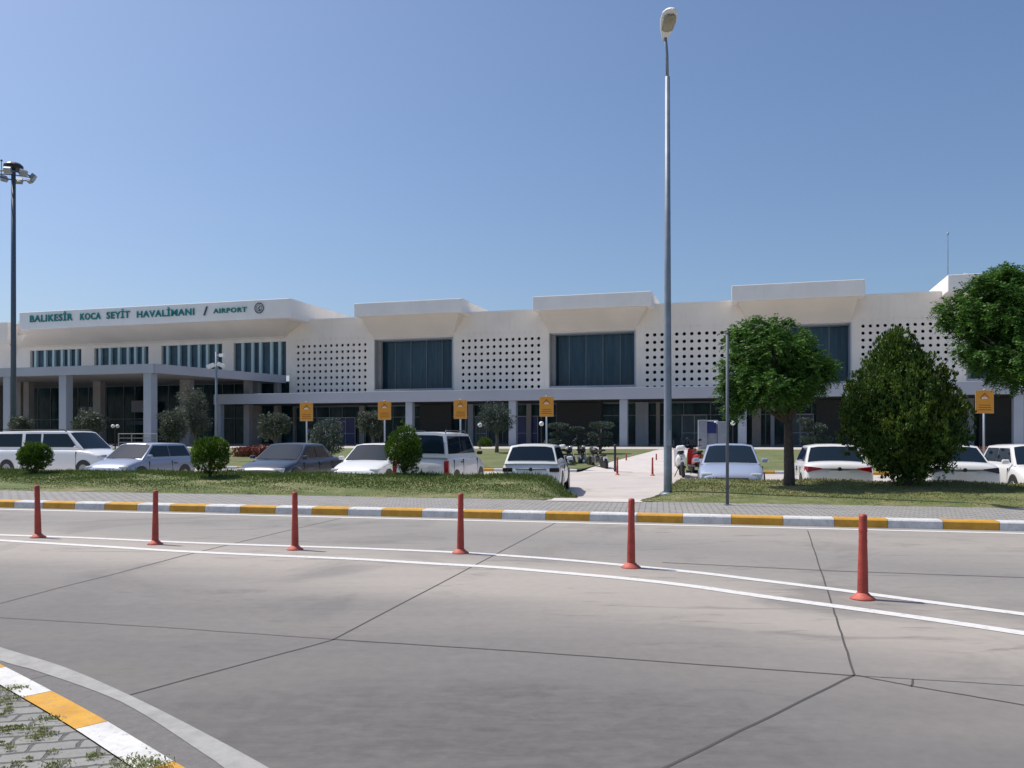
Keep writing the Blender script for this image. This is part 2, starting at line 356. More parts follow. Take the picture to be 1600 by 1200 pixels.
js = [([(191, 1089), (520, 1000), (870, 816)], .017, 'joint'), ([(0, 943), (94, 918), (175, 898), (280, 870), (350, 853), (437, 832), (532, 810)], .03, 'joint_faint'),
      ([(1262, 829), (1300, 945), (1335, 1055)], .015, 'joint'), ([(1335, 1055), (1035, 1202), (900, 1270)], .018, 'joint'),
      ([(-200, 953), (0, 965), (250, 980), (520, 999)], .018, 'joint_faint'), ([(520, 999), (800, 1017), (1335, 1056)], .018, 'joint'), ([(1335, 1056), (1424, 1061), (1700, 1078)], .010, 'joint_faint'),
      ([(1335, 1055), (1424, 1072), (1700, 1119)], .016, 'joint'), ([(1424, 1073), (1427, 1061)], .012, 'joint'), ([(1035, 879), (1300, 892), (1700, 906)], .05, 'joint_faint')]
for px, wd, m in js:
    P = [gp(x, y) for x, y in px]; Q = []
    for i in range(len(P) - 1):
        for k in range(12): Q.append(P[i].lerp(P[i + 1], k / 12) + Vector((random.uniform(-.0035, .0035), random.uniform(-.0035, .0035), 0)))
    Q.append(P[-1]); struct(strip('road_joint', Q, wd, m, .0022))
# far kerb: blocks painted by turns
bounds = [21.7, 66.5, 116.5, 163, 214, 265, 320, 375, 430, 487, 543.5, 596, 659, 722, 784, 852.5, 921, 995, 1067, 1143, 1224, 1304, 1387.5, 1474, 1562.5]
ss = [sof(kd(x, 0)) for x in bounds]; L0 = (ss[-1] - ss[0]) / (len(ss) - 1)
ss = [ss[0] - L0 * k for k in range(40, 0, -1)] + ss + [ss[-1] + L0 * k for k in range(1, 30)]
mb = MB()
for i in range(len(ss) - 1):
    mi = (i - 39) % 2            # the block ending at x=21.7 is yellow
    mi = 0 if (i - 39) % 2 == 0 else 1
    a, c = ss[i], ss[i + 1] - .006
    prof = [(0, -.05), (.012, .12), (.035, .142), (.29, .148), (.29, -.05)]
    n0 = len(prof)
    vs = [kp(a, d, z) for d, z in prof] + [kp(c, d, z) for d, z in prof]
    mb.add(vs, [(k, k + n0, k + n0 + 1, k + 1) for k in range(n0 - 1)], mi)
struct(mb.build('kerb', ['kerb_yellow', 'kerb_white']))
mb = MB(); mb.quad(kp(-80, .292, .138), kp(70, .292, .138), kp(70, 3.3, .15), kp(-80, 3.3, .15)); struct(mb.build('pavement', 'paving_far'))
# verge left and right of the path
pL = [kd(858, 2.75), kd(903, VB)]; pR = [kd(1000, 2.8), kd(1022, VB)]
sL0, sL1, sR0, sR1 = sof(pL[0]), sof(pL[1]), sof(pR[0]), sof(pR[1])
HB = {-1: .34, 1: .30}
def zverge(s, d, side):
    t = (d - 2.9) / (VB - 2.9); t = max(0, min(1, t))
    e = (sL0 + (sL1 - sL0) * t - s) if side < 0 else (s - sR0 - (sR1 - sR0) * t)
    k = min(1, max(0, e / 1.2)); h = (HB[side]) * (t ** .8)
    full = .155 + (h - .01) * min(1, (1.02 - t) * 14) + .02 * math.sin(s * 2.3) * t
    zp = .165 if d < 3.4 else .165 + (PZ + .03 - .165) * (d - 3.4) / (VB + .3 - 3.4)
    e = max(0, min(1, (e + .03) / .8)); e = e * e * (3 - 2 * e); return zp + (full - zp) * e
for side in (-1, 1):
    mb = MB(); N = 160; ND = 14; vs = []
    for i in range(N + 1):
        for j in range(ND + 1):
            d = 2.9 + (VB - 2.9) * j / ND + (0.12 * math.sin(i * 1.7) * math.cos(i * .6) if j == 0 else 0); t = j / ND
            e = sL0 + (sL1 - sL0) * t if side < 0 else sR0 + (sR1 - sR0) * t
            far = -60 if side < 0 else 45; s = e + (far - e) * (i / N) ** 1.6
            vs.append(kp(s, d, zverge(s, d, side)))
    mb.add(vs, [((i * (ND + 1) + j), ((i + 1) * (ND + 1) + j), ((i + 1) * (ND + 1) + j + 1), (i * (ND + 1) + j + 1))[::(1 if side > 0 else -1)] for i in range(N) for j in range(ND)])
    for i in range(N): a_, c_ = i * (ND + 1) + ND, (i + 1) * (ND + 1) + ND; pa, pc = Vector(vs[a_]), Vector(vs[c_]); mb.quad(pa, pc, Vector((pc.x, pc.y, -.22)), Vector((pa.x, pa.y, -.22)))
    for j in range(ND): pa, pc = Vector(vs[j]), Vector(vs[j + 1]); mb.quad(pa, pc, Vector((pc.x, pc.y, -.25)), Vector((pa.x, pa.y, -.25)))
    struct(mb.build('verge', 'soil', smooth=True))
    mb = MB(); e = (sL1 - 1.0) if side < 0 else (sR1 + 1.0); far = -60 if side < 0 else 45; a, c = min(e, far), max(e, far)
    mb.quad(kp(a, VB + .01, -.2), kp(c, VB + .01, -.2), kp(c, VB + .01, .02), kp(a, VB + .01, .02)); mb.quad(kp(a, VB + .01, .02), kp(c, VB + .01, .02), kp(c, VB + .16, .01), kp(a, VB + .16, .01)); mb.quad(kp(a, VB + .16, .01), kp(c, VB + .16, .01), kp(c, VB + .16, -.2), kp(a, VB + .16, -.2))
    struct(mb.build('kerb', 'kerb_white'))
# path between the verges
mb = MB(); cols = [(2.6, .156), (3.4, .158), (VB + .3, PZ + .02)]
for (d0, z0), (d1, z1) in zip(cols, cols[1:]):
    mb.quad(kp(sL0 - .05 + (sL1 - sL0) * (d0 - 2.8) / 4.6, d0, z0), kp(sR0 + .05 + (sR1 - sR0) * (d0 - 2.8) / 4.6, d0, z0), kp(sR0 + .05 + (sR1 - sR0) * (d1 - 2.8) / 4.6, d1, z1), kp(sL0 - .05 + (sL1 - sL0) * (d1 - 2.8) / 4.6, d1, z1))
struct(mb.build('path', 'path'))
mb = MB(); mb.quad(kp(-90, VB - .2, PZ), kp(70, VB - .2, PZ), kp(70, FK + .01, 0), kp(-90, FK + .01, 0)); struct(mb.build('parking_lot', 'parking'))
# back kerb, lawns and forecourt
cut = [(-90, sof(kd(905, FK))), (sof(kd(1068, FK)), 60)]
mb = MB(); k = 0; s = -60
while s < 45:
    if not (cut[0][1] - .3 < s < cut[1][0]):
        a, c = s, s + .74
        prof = [(FK, -.05), (FK + .015, .11), (FK + .2, .13), (FK + .2, .0)]
        vs = [kp(a, d, z) for d, z in prof] + [kp(c, d, z) for d, z in prof]
        mb.add(vs, [(q, q + 4, q + 5, q + 1) for q in range(3)], k % 2)
    s += .75; k += 1
struct(mb.build('kerb', ['kerb_yellow', 'kerb_white']))
def lawn(s0, s0b, s1, s1b, nm='lawn'):
    mb = MB()
    for j in range(10):
        d0, d1 = FK + .2 + 13.8 * j / 10, FK + .2 + 13.8 * (j + 1) / 10
        f = lambda p, q, d: p + (q - p) * (d - FK) / 14
        mb.quad(kp(f(s0, s0b, d0), d0, zlawn(d0) - .01), kp(f(s1, s1b, d0), d0, zlawn(d0) - .01), kp(f(s1, s1b, d1), d1, zlawn(d1) - .01), kp(f(s0, s0b, d1), d1, zlawn(d1) - .01))
    struct(mb.build(nm, 'lawn'))
lawn(-90, -90, cut[0][1], sof(kd(1030, FK + 14)))
lawn(cut[1][0], sof(kd(1075, FK + 14)), 60, 60)
mb = MB()
for j in range(10):
    d0, d1 = FK - .01 + 14 * j / 10, FK - .01 + 14 * (j + 1) / 10
    mb.quad(kp(-95, d0, zlawn(d0) - .12 + .0), kp(65, d0, zlawn(d0) - .12), kp(65, d1, zlawn(d1) - .12), kp(-95, d1, zlawn(d1) - .12))
mb.quad(kp(-95, FK + 13.9, .82), kp(65, FK + 13.9, .82), kp(65, FK + 60, .84), kp(-95, FK + 60, .84))
struct(mb.build('forecourt', 'parking'))
# path continuing through the lawn
mb = MB()
for j in range(10):
    d0, d1 = FK - .02 + 14.2 * j / 10, FK - .02 + 14.2 * (j + 1) / 10
    q = lambda d: (d - FK) / 14
    a0, a1 = cut[0][1] + (sof(kd(1030, FK + 14)) - cut[0][1]) * q(d0), cut[0][1] + (sof(kd(1030, FK + 14)) - cut[0][1]) * q(d1)
    c0, c1 = cut[1][0] + (sof(kd(1075, FK + 14)) - cut[1][0]) * q(d0), cut[1][0] + (sof(kd(1075, FK + 14)) - cut[1][0]) * q(d1)
    z = lambda d: (zlawn(d) - .02 if d > FK + 2 else 0.004 + (zlawn(FK + 2) - .024) * max(0, (d - FK) / 2))
    mb.quad(kp(a0, d0, z(d0)), kp(c0, d0, z(d0)), kp(c1, d1, z(d1)), kp(a1, d1, z(d1)))
struct(mb.build('path', 'path'))
# near corner: pavement, kerb, gutter and old line
ki = [(-140, 1004), (-60, 1026), (0, 1052), (20, 1062), (60, 1084), (130, 1131), (185, 1162), (240, 1197), (330, 1262), (430, 1345)]   # inner edge, top
ko = [(-140, 985), (-60, 1010), (0, 1034), (15, 1041), (85, 1077), (165, 1120), (275, 1185), (300, 1200), (400, 1270), (520, 1365)]    # road-side edge, top
def poly(px, z):
    P = [gp(x, y, z) for x, y in px]; out = []
    for i in range(len(P) - 1):
        p0, p1, p2, p3 = P[max(0, i - 1)], P[i], P[i + 1], P[min(len(P) - 1, i + 2)]
        for k in range(5):
            t = k / 5; out.append(.5 * ((2 * p1) + (p2 - p0) * t + (2 * p0 - 5 * p1 + 4 * p2 - p3) * t * t + (3 * p1 - p0 - 3 * p2 + p3) * t ** 3))
    out.append(P[-1]); return out
KO = poly(ko, .13)
def resample(P, step):
    out = [P[0]]; acc = 0
    for a, c in zip(P, P[1:]):
        l = (c - a).length; t = step - acc
        while t <= l: out.append(a.lerp(c, t / l)); t += step
        acc = (acc + l) % step
    return out
KO = resample(KO, .04)
ref = gp(85, 1077, .13); i0 = min(range(len(KO)), key=lambda i: (KO[i] - ref).length)
per = 18
mb = MB(); IN = []
for i, p in enumerate(KO):
    t = (KO[min(i + 1, len(KO) - 1)] - KO[max(0, i - 1)]).normalized(); IN.append(p - Vector((-t.y, t.x, 0)) * .165)
for i in range(len(KO) - 1):
    mi = 0 if ((i - i0) // per) % 2 == 0 else 1
    a, c, e, g = KO[i], KO[i + 1], IN[i + 1], IN[i]
    t = (c - a).normalized(); nn = Vector((-t.y, t.x, 0))
    if (i - i0) % per == 0: a = a + t * .005; g = g + t * .005
    dz = Vector((0, 0, -.02)); lo = Vector((0, 0, -.17))
    mb.quad(g, e, c - nn * .02, a - nn * .02, mi); mb.quad(a - nn * .02, c - nn * .02, c + dz, a + dz, mi); mb.quad(a + dz, c + dz, c + lo + nn * .015, a + lo + nn * .015, mi)
struct(mb.build('kerb', ['kerb_yellow', 'kerb_white'], smooth=False))
mb = MB(); base = [Vector((p.x, p.y, .122)) for p in IN]
for a, c in zip(base, base[1:]): mb.quad((-14, a.y - 3, .122), (-14 + .001, c.y - 3, .122), c, a)
struct(mb.build('pavement', 'paving_near'))
mb = MB()
for i in range(len(KO) - 1):
    a, c = KO[i], KO[i + 1]; t = (c - a).normalized(); nn = Vector((-t.y, t.x, 0))
    mb.quad(Vector((a.x, a.y, .0015)), Vector((c.x, c.y, .0015)), Vector((c.x, c.y, .0015)) + nn * .36, Vector((a.x, a.y, .0015)) + nn * .36)
struct(mb.build('gutter', 'gutter'))
lo = [(-140, 985), (0, 1033), (60, 1050), (190, 1098), (320, 1180), (350, 1201), (460, 1280)]; up = [(-140, 968), (0, 1012), (100, 1043), (200, 1086), (300, 1136), (420, 1201), (540, 1275)]
A = poly(lo, 0); B = poly(up, 0); mb = MB(); NN = 40
def at(P, t):
    f = t * (len(P) - 1); i = min(int(f), len(P) - 2); return P[i].lerp(P[i + 1], f - i)
for k in range(NN):
    z = Vector((0, 0, .0045)); mb.quad(at(A, k / NN) + z, at(A, (k + 1) / NN) + z, at(B, (k + 1) / NN) + z, at(B, k / NN) + z)
struct(mb.build('edge_line', 'old_line'))

# ================================================================= FOLIAGE
def leafmesh(name, P, D, Lh, Wd, m, parent=None, loc=None, fold=.0):
    """quads: centre P, long direction D, half length, half width"""
    n = len(P); rnd = rng.normal(size=(n, 3)); S = np.cross(D, rnd); S /= np.linalg.norm(S, axis=1)[:, None] + 1e-9
    k_ = rng.uniform(.6, 1.4, (n, 1)); Lh = np.asarray(Lh).reshape(-1, 1) * k_; Wd = np.asarray(Wd).reshape(-1, 1) * k_ * rng.uniform(.8, 1.2, (n, 1))
    V = np.empty((n, 4, 3)); V[:, 0] = P - D * Lh; V[:, 1] = P + S * Wd; V[:, 2] = P + D * Lh; V[:, 3] = P - S * Wd
    me = bpy.data.meshes.new(name); me.vertices.add(n * 4); me.vertices.foreach_set('co', V.reshape(-1))
    me.loops.add(n * 4); me.loops.foreach_set('vertex_index', np.arange(n * 4, dtype=np.int32))
    me.polygons.add(n); me.polygons.foreach_set('loop_start', np.arange(0, n * 4, 4, dtype=np.int32)); me.polygons.foreach_set('loop_total', np.full(n, 4, dtype=np.int32))
    me.update(calc_edges=True); me.materials.append(M[m])
    o = bpy.data.objects.new(name, me); sc.collection.objects.link(o)
    if parent: o.parent = parent
    if loc is not None: o.location = loc
    return o
def unit(a): return a / (np.linalg.norm(a, axis=1)[:, None] + 1e-9)
def clumps(lobes, n, shell=.6):
    """cluster centres spread over lobes (cx,cy,cz,rx,ry,rz)"""
    out = []; nrm = []
    wgt = np.array([l[3] * l[4] * l[5] for l in lobes]) ** .7; wgt /= wgt.sum()
    for l, k in zip(lobes, rng.multinomial(n, wgt)):
        d = unit(rng.normal(size=(k, 3))); r = shell + (1 - shell) * rng.random((k, 1)) ** .6
        out.append(np.array(l[:3]) + d * r * np.array(l[3:])); nrm.append(d)
    return np.concatenate(out), np.concatenate(nrm)
def scatter(C, Nn, per, rad, up=0., out=1., rn=.7):
    k = len(C); P = np.repeat(C, per, 0) + rng.normal(size=(k * per, 3)) * rad
    D = unit(np.repeat(Nn, per, 0) * out + rng.normal(size=(k * per, 3)) * rn + np.array([0, 0, up])); return P, D

def acacia(loc, H, lobes, label, cat, trunk_r=.13, nclump=900, seedoff=0, trunk_pts=None, group=None):
    r = empty('broadleaf_tree', loc); tag(r, label, cat, group)
    mb = MB(); tp = trunk_pts or [(0, 0, -.1), (.02, 0, .35), (0, 0, H * .30), (-.02, 0, H * .42)]
    mb.tube(tp, [trunk_r * 1.25, trunk_r, trunk_r * .82, trunk_r * .7], 12)
    t = Vector(tp[-1])
    for l in lobes:
        e = Vector(l[:3]); m1 = t.lerp(e, .5) + Vector((random.uniform(-.1, .1), random.uniform(-.1, .1), .05))
        mb.tube([t - Vector((0, 0, .15)), m1, e], [trunk_r * .55, trunk_r * .36, trunk_r * .1], 7)
        for k in range(4):
            q = e + Vector([random.uniform(-.7, .7) * l[3 + j] for j in range(3)]); mb.tube([m1, m1.lerp(q, .5) + Vector((0, 0, .06)), q], [trunk_r * .22, .02, .008], 5)
    mb.build('trunk', 'bark', r, smooth=True)
    C, Nn = clumps(lobes, int(nclump * 1.25), .45)
    g_ = np.sin(C[:, 0] * 5.1 + seedoff) + np.sin(C[:, 1] * 4.3 + 1.7) + np.sin(C[:, 2] * 6.2 + C[:, 0] * 2.1) + rng.normal(size=len(C)) * .4; C, Nn = C[g_ > -1.15], Nn[g_ > -1.15]
    # pinnate fronds: stems that droop, leaflets in two rows
    nf = 5; k = len(C); C2 = np.repeat(C, nf, 0); dirs = unit(np.repeat(Nn, nf, 0) * .8 + rng.normal(size=(k * nf, 3)) * .6 + np.array([0, 0, -.05]))
    side = unit(np.cross(dirs, np.array([0, 0, 1.]) + rng.normal(size=dirs.shape) * .3)); L = .15 + .17 * rng.random((k * nf, 1))
    Ps = []; Ds = []
    for j in range(7):
        tt = (j + .5) / 7; base = C2 + dirs * L * tt + np.array([0, 0, -1.]) * (tt ** 2) * .07
        for sg in (-1, 1): Ps.append(base + side * sg * .030); Ds.append(unit(side * sg + dirs * .4 + rng.normal(size=dirs.shape) * .15 + np.array([0, 0, -.25])))
    leafmesh('crown', np.concatenate(Ps), np.concatenate(Ds), .036, .0125, 'leaf_acacia', r)
    return r
def scale(p, px): return px * p.y / F
# tree left of the conifer
p = gp(1232, 766, .24); s_ = p.y / F
def lobe(p, x, y, rx, ry, dy=0, dep=None):
    s_ = p.y / F; return ((x - CX) * s_ - p.x, dy, EH - (y - YH) * s_ - p.z, rx * s_, (dep or rx) * s_, ry * s_)
acacia(p, 4.2, [lobe(p, 1208, 547, 58, 46), lobe(p, 1160, 590, 38, 42, -.2), lobe(p, 1240, 590, 46, 44, .3), lobe(p, 1182, 526, 42, 27, .4), lobe(p, 1262, 582, 33, 30, -.4), lobe(p, 1200, 605, 55, 30, -.4), lobe(p, 1150, 622, 25, 26), lobe(p, 1285, 590, 16, 14)],
       'small tree with feathery bright green crown and bare dark trunk, beside the thin grey post', 'tree', nclump=1150)
p = Vector((0, 0, 0)); p = kd(1625, 5.4, .3)
acacia(p, 5.2, [lobe(p, 1552, 480, 60, 50), lobe(p, 1608, 490, 78, 62, .3), lobe(p, 1532, 532, 42, 44, -.3), lobe(p, 1585, 562, 66, 42, -.4), lobe(p, 1665, 520, 70, 70), lobe(p, 1510, 482, 32, 32, .3), lobe(p, 1565, 450, 40, 28, 0)],
       'feathery dark green tree crown cut off by the right edge of the photo', 'tree', nclump=1700, trunk_r=.15)
# conifer
p = gp(1416, 766, .26); r = empty('conifer_tree', p); tag(r, 'broad cone-shaped evergreen with dense yellow-green foliage down to its short trunk', 'tree')
mb = MB(); mb.tube([(0, 0, -.1), (0, 0, .4), (.02, 0, 1.6), (0, 0, 3)], [.12, .1, .07, .03], 10)
for k in range(14):
    a = random.uniform(0, 6.28); z = random.uniform(.35, 2.2); mb.tube([(0, 0, z), (math.cos(a) * .5, math.sin(a) * .5, z + .35), (math.cos(a) * .9, math.sin(a) * .9, z + .95)], [.04, .03, .01], 6)
mb.build('trunk', 'bark', r, smooth=True)
lb = []; core = []
prof = [(520, 10), (542, 30), (575, 60), (605, 84), (645, 102), (682, 100), (706, 76), (722, 52), (738, 26)]
s_ = p.y / F; zz = [EH - (y - YH) * s_ - p.z for y, _ in prof]; rr_ = [h_ * s_ * .89 for _, h_ in prof]
z = zz[-1]
while z < zz[0]:
    Rr = float(np.interp(z, zz[::-1], rr_[::-1])); k = max(3, int(2 * math.pi * Rr / .24)); cx = -.30 * max(0, (z - 1.2) / 2.6)
    core.append((cx, 0, z, Rr * .72, Rr * .72, .22))
    for q in range(k):
        a = 2 * math.pi * (q + random.random() * .8) / k; rr = max(.02, Rr * .96 * (1 + .05 * math.sin(3 * a + z * 3.1) + .05 * math.sin(5 * a - z * 4.3)) * random.choice((.74, .82, .9, .96, 1.03)) - .07); sz = random.uniform(.10, .20)
        lb.append((cx + rr * math.cos(a), rr * math.sin(a), z + random.uniform(-.1, .1), sz, sz, sz * random.uniform(1.5, 2.3)))
    z += .17
C, Nn = clumps(lb, 9500, .85)
P, D = scatter(C, Nn, 11, .022, up=1.1, out=.7, rn=.35)
C2, N2 = clumps(core, 2200, .8); P2, D2 = scatter(C2, N2, 12, .03, up=1.1, out=.6, rn=.4)
P = np.concatenate([P, P2]); D = np.concatenate([D, D2])
leafmesh('crown', P, D, .034, .014, 'leaf_conifer', r)
# clipped shrubs on the verge
def shrub(x, yb, yt, hw, label, z=.3, shape=0, group='clipped round shrubs'):
    p = gp(x, yb, z); s_ = p.y / F; r = empty('round_shrub', p); tag(r, label, 'shrub', group)
    Ht = (yb - yt) * s_; W = hw * s_; mb = MB(); mb.tube([(0, 0, -.12), (.01, 0, Ht * .25), (0, 0, Ht * .6)], [.05, .04, .02], 8)
    for k in range(6):
        a = k * 1.05; mb.tube([(0, 0, Ht * .12), (math.cos(a) * W * .5, math.sin(a) * W * .5, Ht * .45)], [.02, .01], 5)
    mb.build('stem', 'bark', r, smooth=True)
    lb = [(0, 0, Ht * .56, W * .9, W * .9, Ht * .42)]
    for k in range(16):
        a = random.uniform(0, 6.28); e = random.uniform(-.7, 1.2); lb.append((W * .5 * math.cos(a) * math.cos(e), W * .5 * math.sin(a) * math.cos(e), Ht * .56 + Ht * .27 * math.sin(e), W * .45, W * .45, Ht * .21))
    if shape: lb.append((-.05, 0, Ht * .93, W * .18, W * .18, Ht * .16)); lb.append((W * .4, 0, Ht * .35, W * .4, W * .4, Ht * .25))
    C, Nn = clumps(lb, 1700, .82); P, D = scatter(C, Nn, 9, .022, up=.6, out=.8, rn=.5)
    leafmesh('foliage', P, D, .026, .011, 'leaf_shrub', r)
shrub(55, 746, 690, 28, 'dark green clipped ball shrub in front of the white van, smallest on the verge')
shrub(328, 751, 681, 33, 'round clipped shrub with a bright yellow-green top between the silver hatchback and the dark sedan')
shrub(631, 751, 664, 31, 'tall egg-shaped clipped shrub standing in front of the white minivan', shape=1)
shrub(758, 706, 683, 13, 'tiny dark round shrub on the far lawn behind the white minivan', z=.45, group=None)
# olive and bushy trees near the building
def olive(x, yb, yt, hw, label, Y=47, kind='leaf_olive', name='olive_tree', cat='tree', tr=True, group='small trees before the terminal', low=.35):
    t = (x - CX) / F; X = t * Y; d = dof((X, Y)); z = zlawn(d) if d < FK + 14 else .84; p = Vector((X, Y, z - .02)); s_ = Y / F
    H = EH - (yt - YH) * s_ - z; W = hw * s_; r = empty(name, p); tag(r, label, cat, group)
    mb = MB(); mb.tube([(0, 0, -.1), (.04, 0, H * .25), (-.03, 0, H * .5), (0, 0, H * .75)], [.12, .09, .07, .03], 8)
    lb = []
    for k in range(9):
        a = random.uniform(0, 6.28); q = Vector((W * .55 * math.cos(a), W * .55 * math.sin(a), H * random.uniform(low + .12, .86)))
        mb.tube([(0, 0, H * low * .8), q * .6 + Vector((0, 0, H * .2)), q], [.05, .03, .012], 6); lb.append((q.x, q.y, q.z, W * .48, W * .48, H * .17))
    lb.append((0, 0, H * (low + 1) / 2, W * .7, W * .7, H * (1 - low) * .45))
    mb.build('trunk', 'olive_bark', r, smooth=True)
    C, Nn = clumps(lb, 520, .5); P, D = scatter(C, Nn, 10, .06, up=.3, out=.6, rn=.8); leafmesh('crown', P, D, .07, .02, kind, r)
olive(30, 700, 648, 20, 'low grey-green olive tree behind the white van, near the floodlight mast')
olive(140, 700, 636, 27, 'loose grey-green olive tree between the two square porch columns', low=.42)
olive(270, 700, 638, 24, 'grey round olive tree just right of the corner porch column', Y=48)
olive(305, 700, 604, 27, 'tall ragged olive tree beside the thin lamp pole with white floodlights', Y=50, low=.3)
olive(430, 700, 641, 26, 'ball-headed grey olive tree before the red flower bed')
olive(510, 706, 652, 32, 'wide bushy yellow-green tree below the leftmost yellow sign', Y=43, kind='leaf_hedge', low=.15)
olive(582, 700, 640, 24, 'dim olive tree beside the second yellow sign from the left', Y=50)
olive(776, 700, 625, 30, 'dark ball-headed olive tree between the third and fourth yellow signs', Y=48, kind='leaf_hedge', low=.42)
def cloudhedge(x, label, pads, Y=46):
    X = (x - CX) / F * Y; d = dof((X, Y)); z = min(.84, zlawn(d)); s_ = Y / F
    r = empty('cloud_pruned_shrub', (X, Y, z - .02)); tag(r, label, 'shrub', 'cloud-pruned shrubs before the terminal')
    mb = MB(); lb = []
    for (px, py, hw, hh) in pads:
        q = Vector(((px - x) * s_, 0, EH - (py - YH) * s_ - z)); mb.tube([(0, 0, -.05), (q.x * .5, 0, q.z * .5), tuple(q)], [.07, .05, .03], 7); lb.append((q.x, 0, q.z, hw * s_, hw * s_ * .8, hh * s_))
    mb.build('stem', 'olive_bark', r, smooth=True)
    C, Nn = clumps(lb, 900, .85); P, D = scatter(C, Nn, 9, .03, up=.6, out=.7, rn=.6); leafmesh('foliage', P, D, .045, .018, 'leaf_hedge', r)
cloudhedge(872, 'flat-topped cloud-pruned shrub just right of the fourth yellow sign', [(872, 665, 16, 4), (874, 678, 15, 3), (870, 691, 19, 5)])
cloudhedge(905, 'small low cloud-pruned shrub, middle one of the three left of the column', [(900, 671, 12, 4), (908, 690, 13, 5)])
cloudhedge(938, 'largest cloud-pruned shrub with a broad domed top, beside the square column left of the lamp', [(940, 664, 20, 5), (935, 679, 22, 4), (940, 692, 18, 5)])
cloudhedge(1268, 'cloud-pruned shrub seen between the bare trunk and the conifer', [(1258, 657, 12, 4), (1272, 668, 20, 7), (1275, 686, 25, 7)])
# flower beds
for x0, x1, y0, lb_ in ((360, 402, 694, 'red flower bed on the lawn behind the dark sedan'), (1540, 1640, 700, 'long bed of dull red flowers by the rightmost column')):
    a, c = gp(x0, 716, .3), gp(x1, 716, .3); n_ = 5000; t = rng.random((n_, 1)); d = rng.random((n_, 1)) * 3
    a = kd(x0, FK + 6); c = kd(x1, FK + 6); P = np.array(a)[None] * (1 - t) + np.array(c)[None] * t + d * np.array([nk.x, nk.y, 0])[None]
    P[:, 2] = [zlawn(FK + 6 + q) + random.uniform(0, .5) for q in d[:, 0]]
    D = unit(rng.normal(size=(n_, 3)) + np.array([0, 0, 1.])); tag(leafmesh('flower_bed', P, D, .06, .03, 'leaf_flower'), lb_, 'flower bed', kind='stuff')
# verge grass
def grass(side, n, m, hgt, dmin, dmax, nm='grass'):
    t = rng.random(n); d = dmin + (dmax - dmin) * t; e0, e1 = (sL0, sL1) if side < 0 else (sR0, sR1)
    e = e0 + (e1 - e0) * (d - 2.9) / (VB - 2.9)
    span = 24 if side < 0 else 17; s = e + side * rng.random(n) * span
    nz = np.sin(s * 1.9 + np.sin(d * 3.1) * 2) + np.sin(s * .7 + d * 2.2) + rng.normal(size=n) * .7
    keep = nz > -.5 - (d - 2.9) * .35; s, d, nz = s[keep], d[keep], nz[keep]
    h = hgt * (.35 + .65 * rng.random(len(s))) * np.clip((d - 2.6) / 4, .2, 1) * (1 + .25 * np.clip(nz, -1, 2))
    P = np.array([tuple(kp(a, b, zverge(a, b, side))) for a, b in zip(s, d)])
    D = unit(rng.normal(size=P.shape) * .35 + np.array([0, 0, 1.])); P = P + D * h[:, None] * .9
    o = leafmesh(nm, P, D, h, .007 + .004 * rng.random(len(s)), m)
    return o
tag(grass(-1, 100000, 'blade', .036, 3.0, VB - .02), 'green grass and weeds covering the verge left of the path', 'grass', kind='stuff')
tag(grass(-1, 9000, 'blade', .065, 6.2, VB - .02), 'taller green weeds along the back of the left verge', 'weeds', kind='stuff')
tag(grass(1, 60000, 'blade_dry', .03, 3.0, VB - .02), 'dry yellowish grass covering the verge right of the path', 'grass', kind='stuff')
# weeds in the near paving
spots = [(5, 1080, .07), (24, 1076, .05), (45, 1140, .07), (75, 1124, .06), (60, 1152, .06), (215, 1190, .09), (150, 1182, .03), (205, 1200, .09), (240, 1194, .07), (15, 1092, .05), (90, 1196, .05), (12, 1205, .05), (235, 1204, .08)]
for i in range(34):
    yy = random.uniform(1085, 1215); xx = random.uniform(-30, (yy - 1085) * 1.55 - 10); spots.append((xx, yy, .018))
Ps = []; Ds = []
for x, y, rr in spots:
    q = gp(x, y, .125); k = int(12 + rr * 1500); o = rng.normal(size=(k, 3)) * np.array([rr, rr * .6, 0]) * .7
    Ps.append(np.array(q) + o + np.array([0, 0, .01])); Ds.append(unit(rng.normal(size=(k, 3)) * .9 + np.array([0, 0, .8])))
P = np.concatenate(Ps); D = np.concatenate(Ds)
inside = np.array([min((Vector(p) - q).length for q in KO[::6]) > .15 or True for p in P])
tag(leafmesh('weeds', P[inside], D[inside], .008, .0028, 'weed'), 'weeds growing in the joints of the grey block paving at the near corner', 'weeds', kind='stuff')

# ================================================================= TERMINAL
P0 = Vector(((1050 - CX) / F * 66, 66, 0)); FT = 1300 / 4440.; FA = math.atan(FT); fs, fc = math.sin(FA), math.cos(FA)
T = empty('terminal_building', (P0.x, P0.y, .84), -FA)
tag(T, 'long cream two-storey airport terminal with perforated screens, dark windows and projecting roof boxes', 'building')
ZB = .84
def fp(x, y, b=0.):                   # local (a, z) of a photo point on the plane b metres in front of the main facade
    t = (x - CX) / F; Y = (P0.x * fs + P0.y * fc - b) / (t * fs + fc); X = t * Y
    return (X - P0.x) * fc - (Y - P0.y) * fs, EH - (y - YH) / F * Y - ZB
def fa(x, b=0.): return fp(x, 600, b)[0]
zroof = np.mean([fp(1050, 476)[1], fp(780, 487)[1], fp(1400, 461)[1]])
zwt = np.mean([fp(640, 527)[1], fp(925, 521)[1], fp(1280, 505)[1]])       # window top
zwb = np.mean([fp(640, 607)[1], fp(925, 603)[1]])                         # window bottom
zst = fp(780, 516)[1] + .08                                                # screen top
BC = 5.0
zc1 = np.mean([fp(600, 612, BC)[1], fp(1100, 603, BC)[1]]); zc0 = np.mean([fp(600, 628.5, BC)[1], fp(1100, 622, BC)[1]])
print('ROOF', zroof, 'WT', zwt, 'WB', zwb, 'CAN', zc0, zc1)
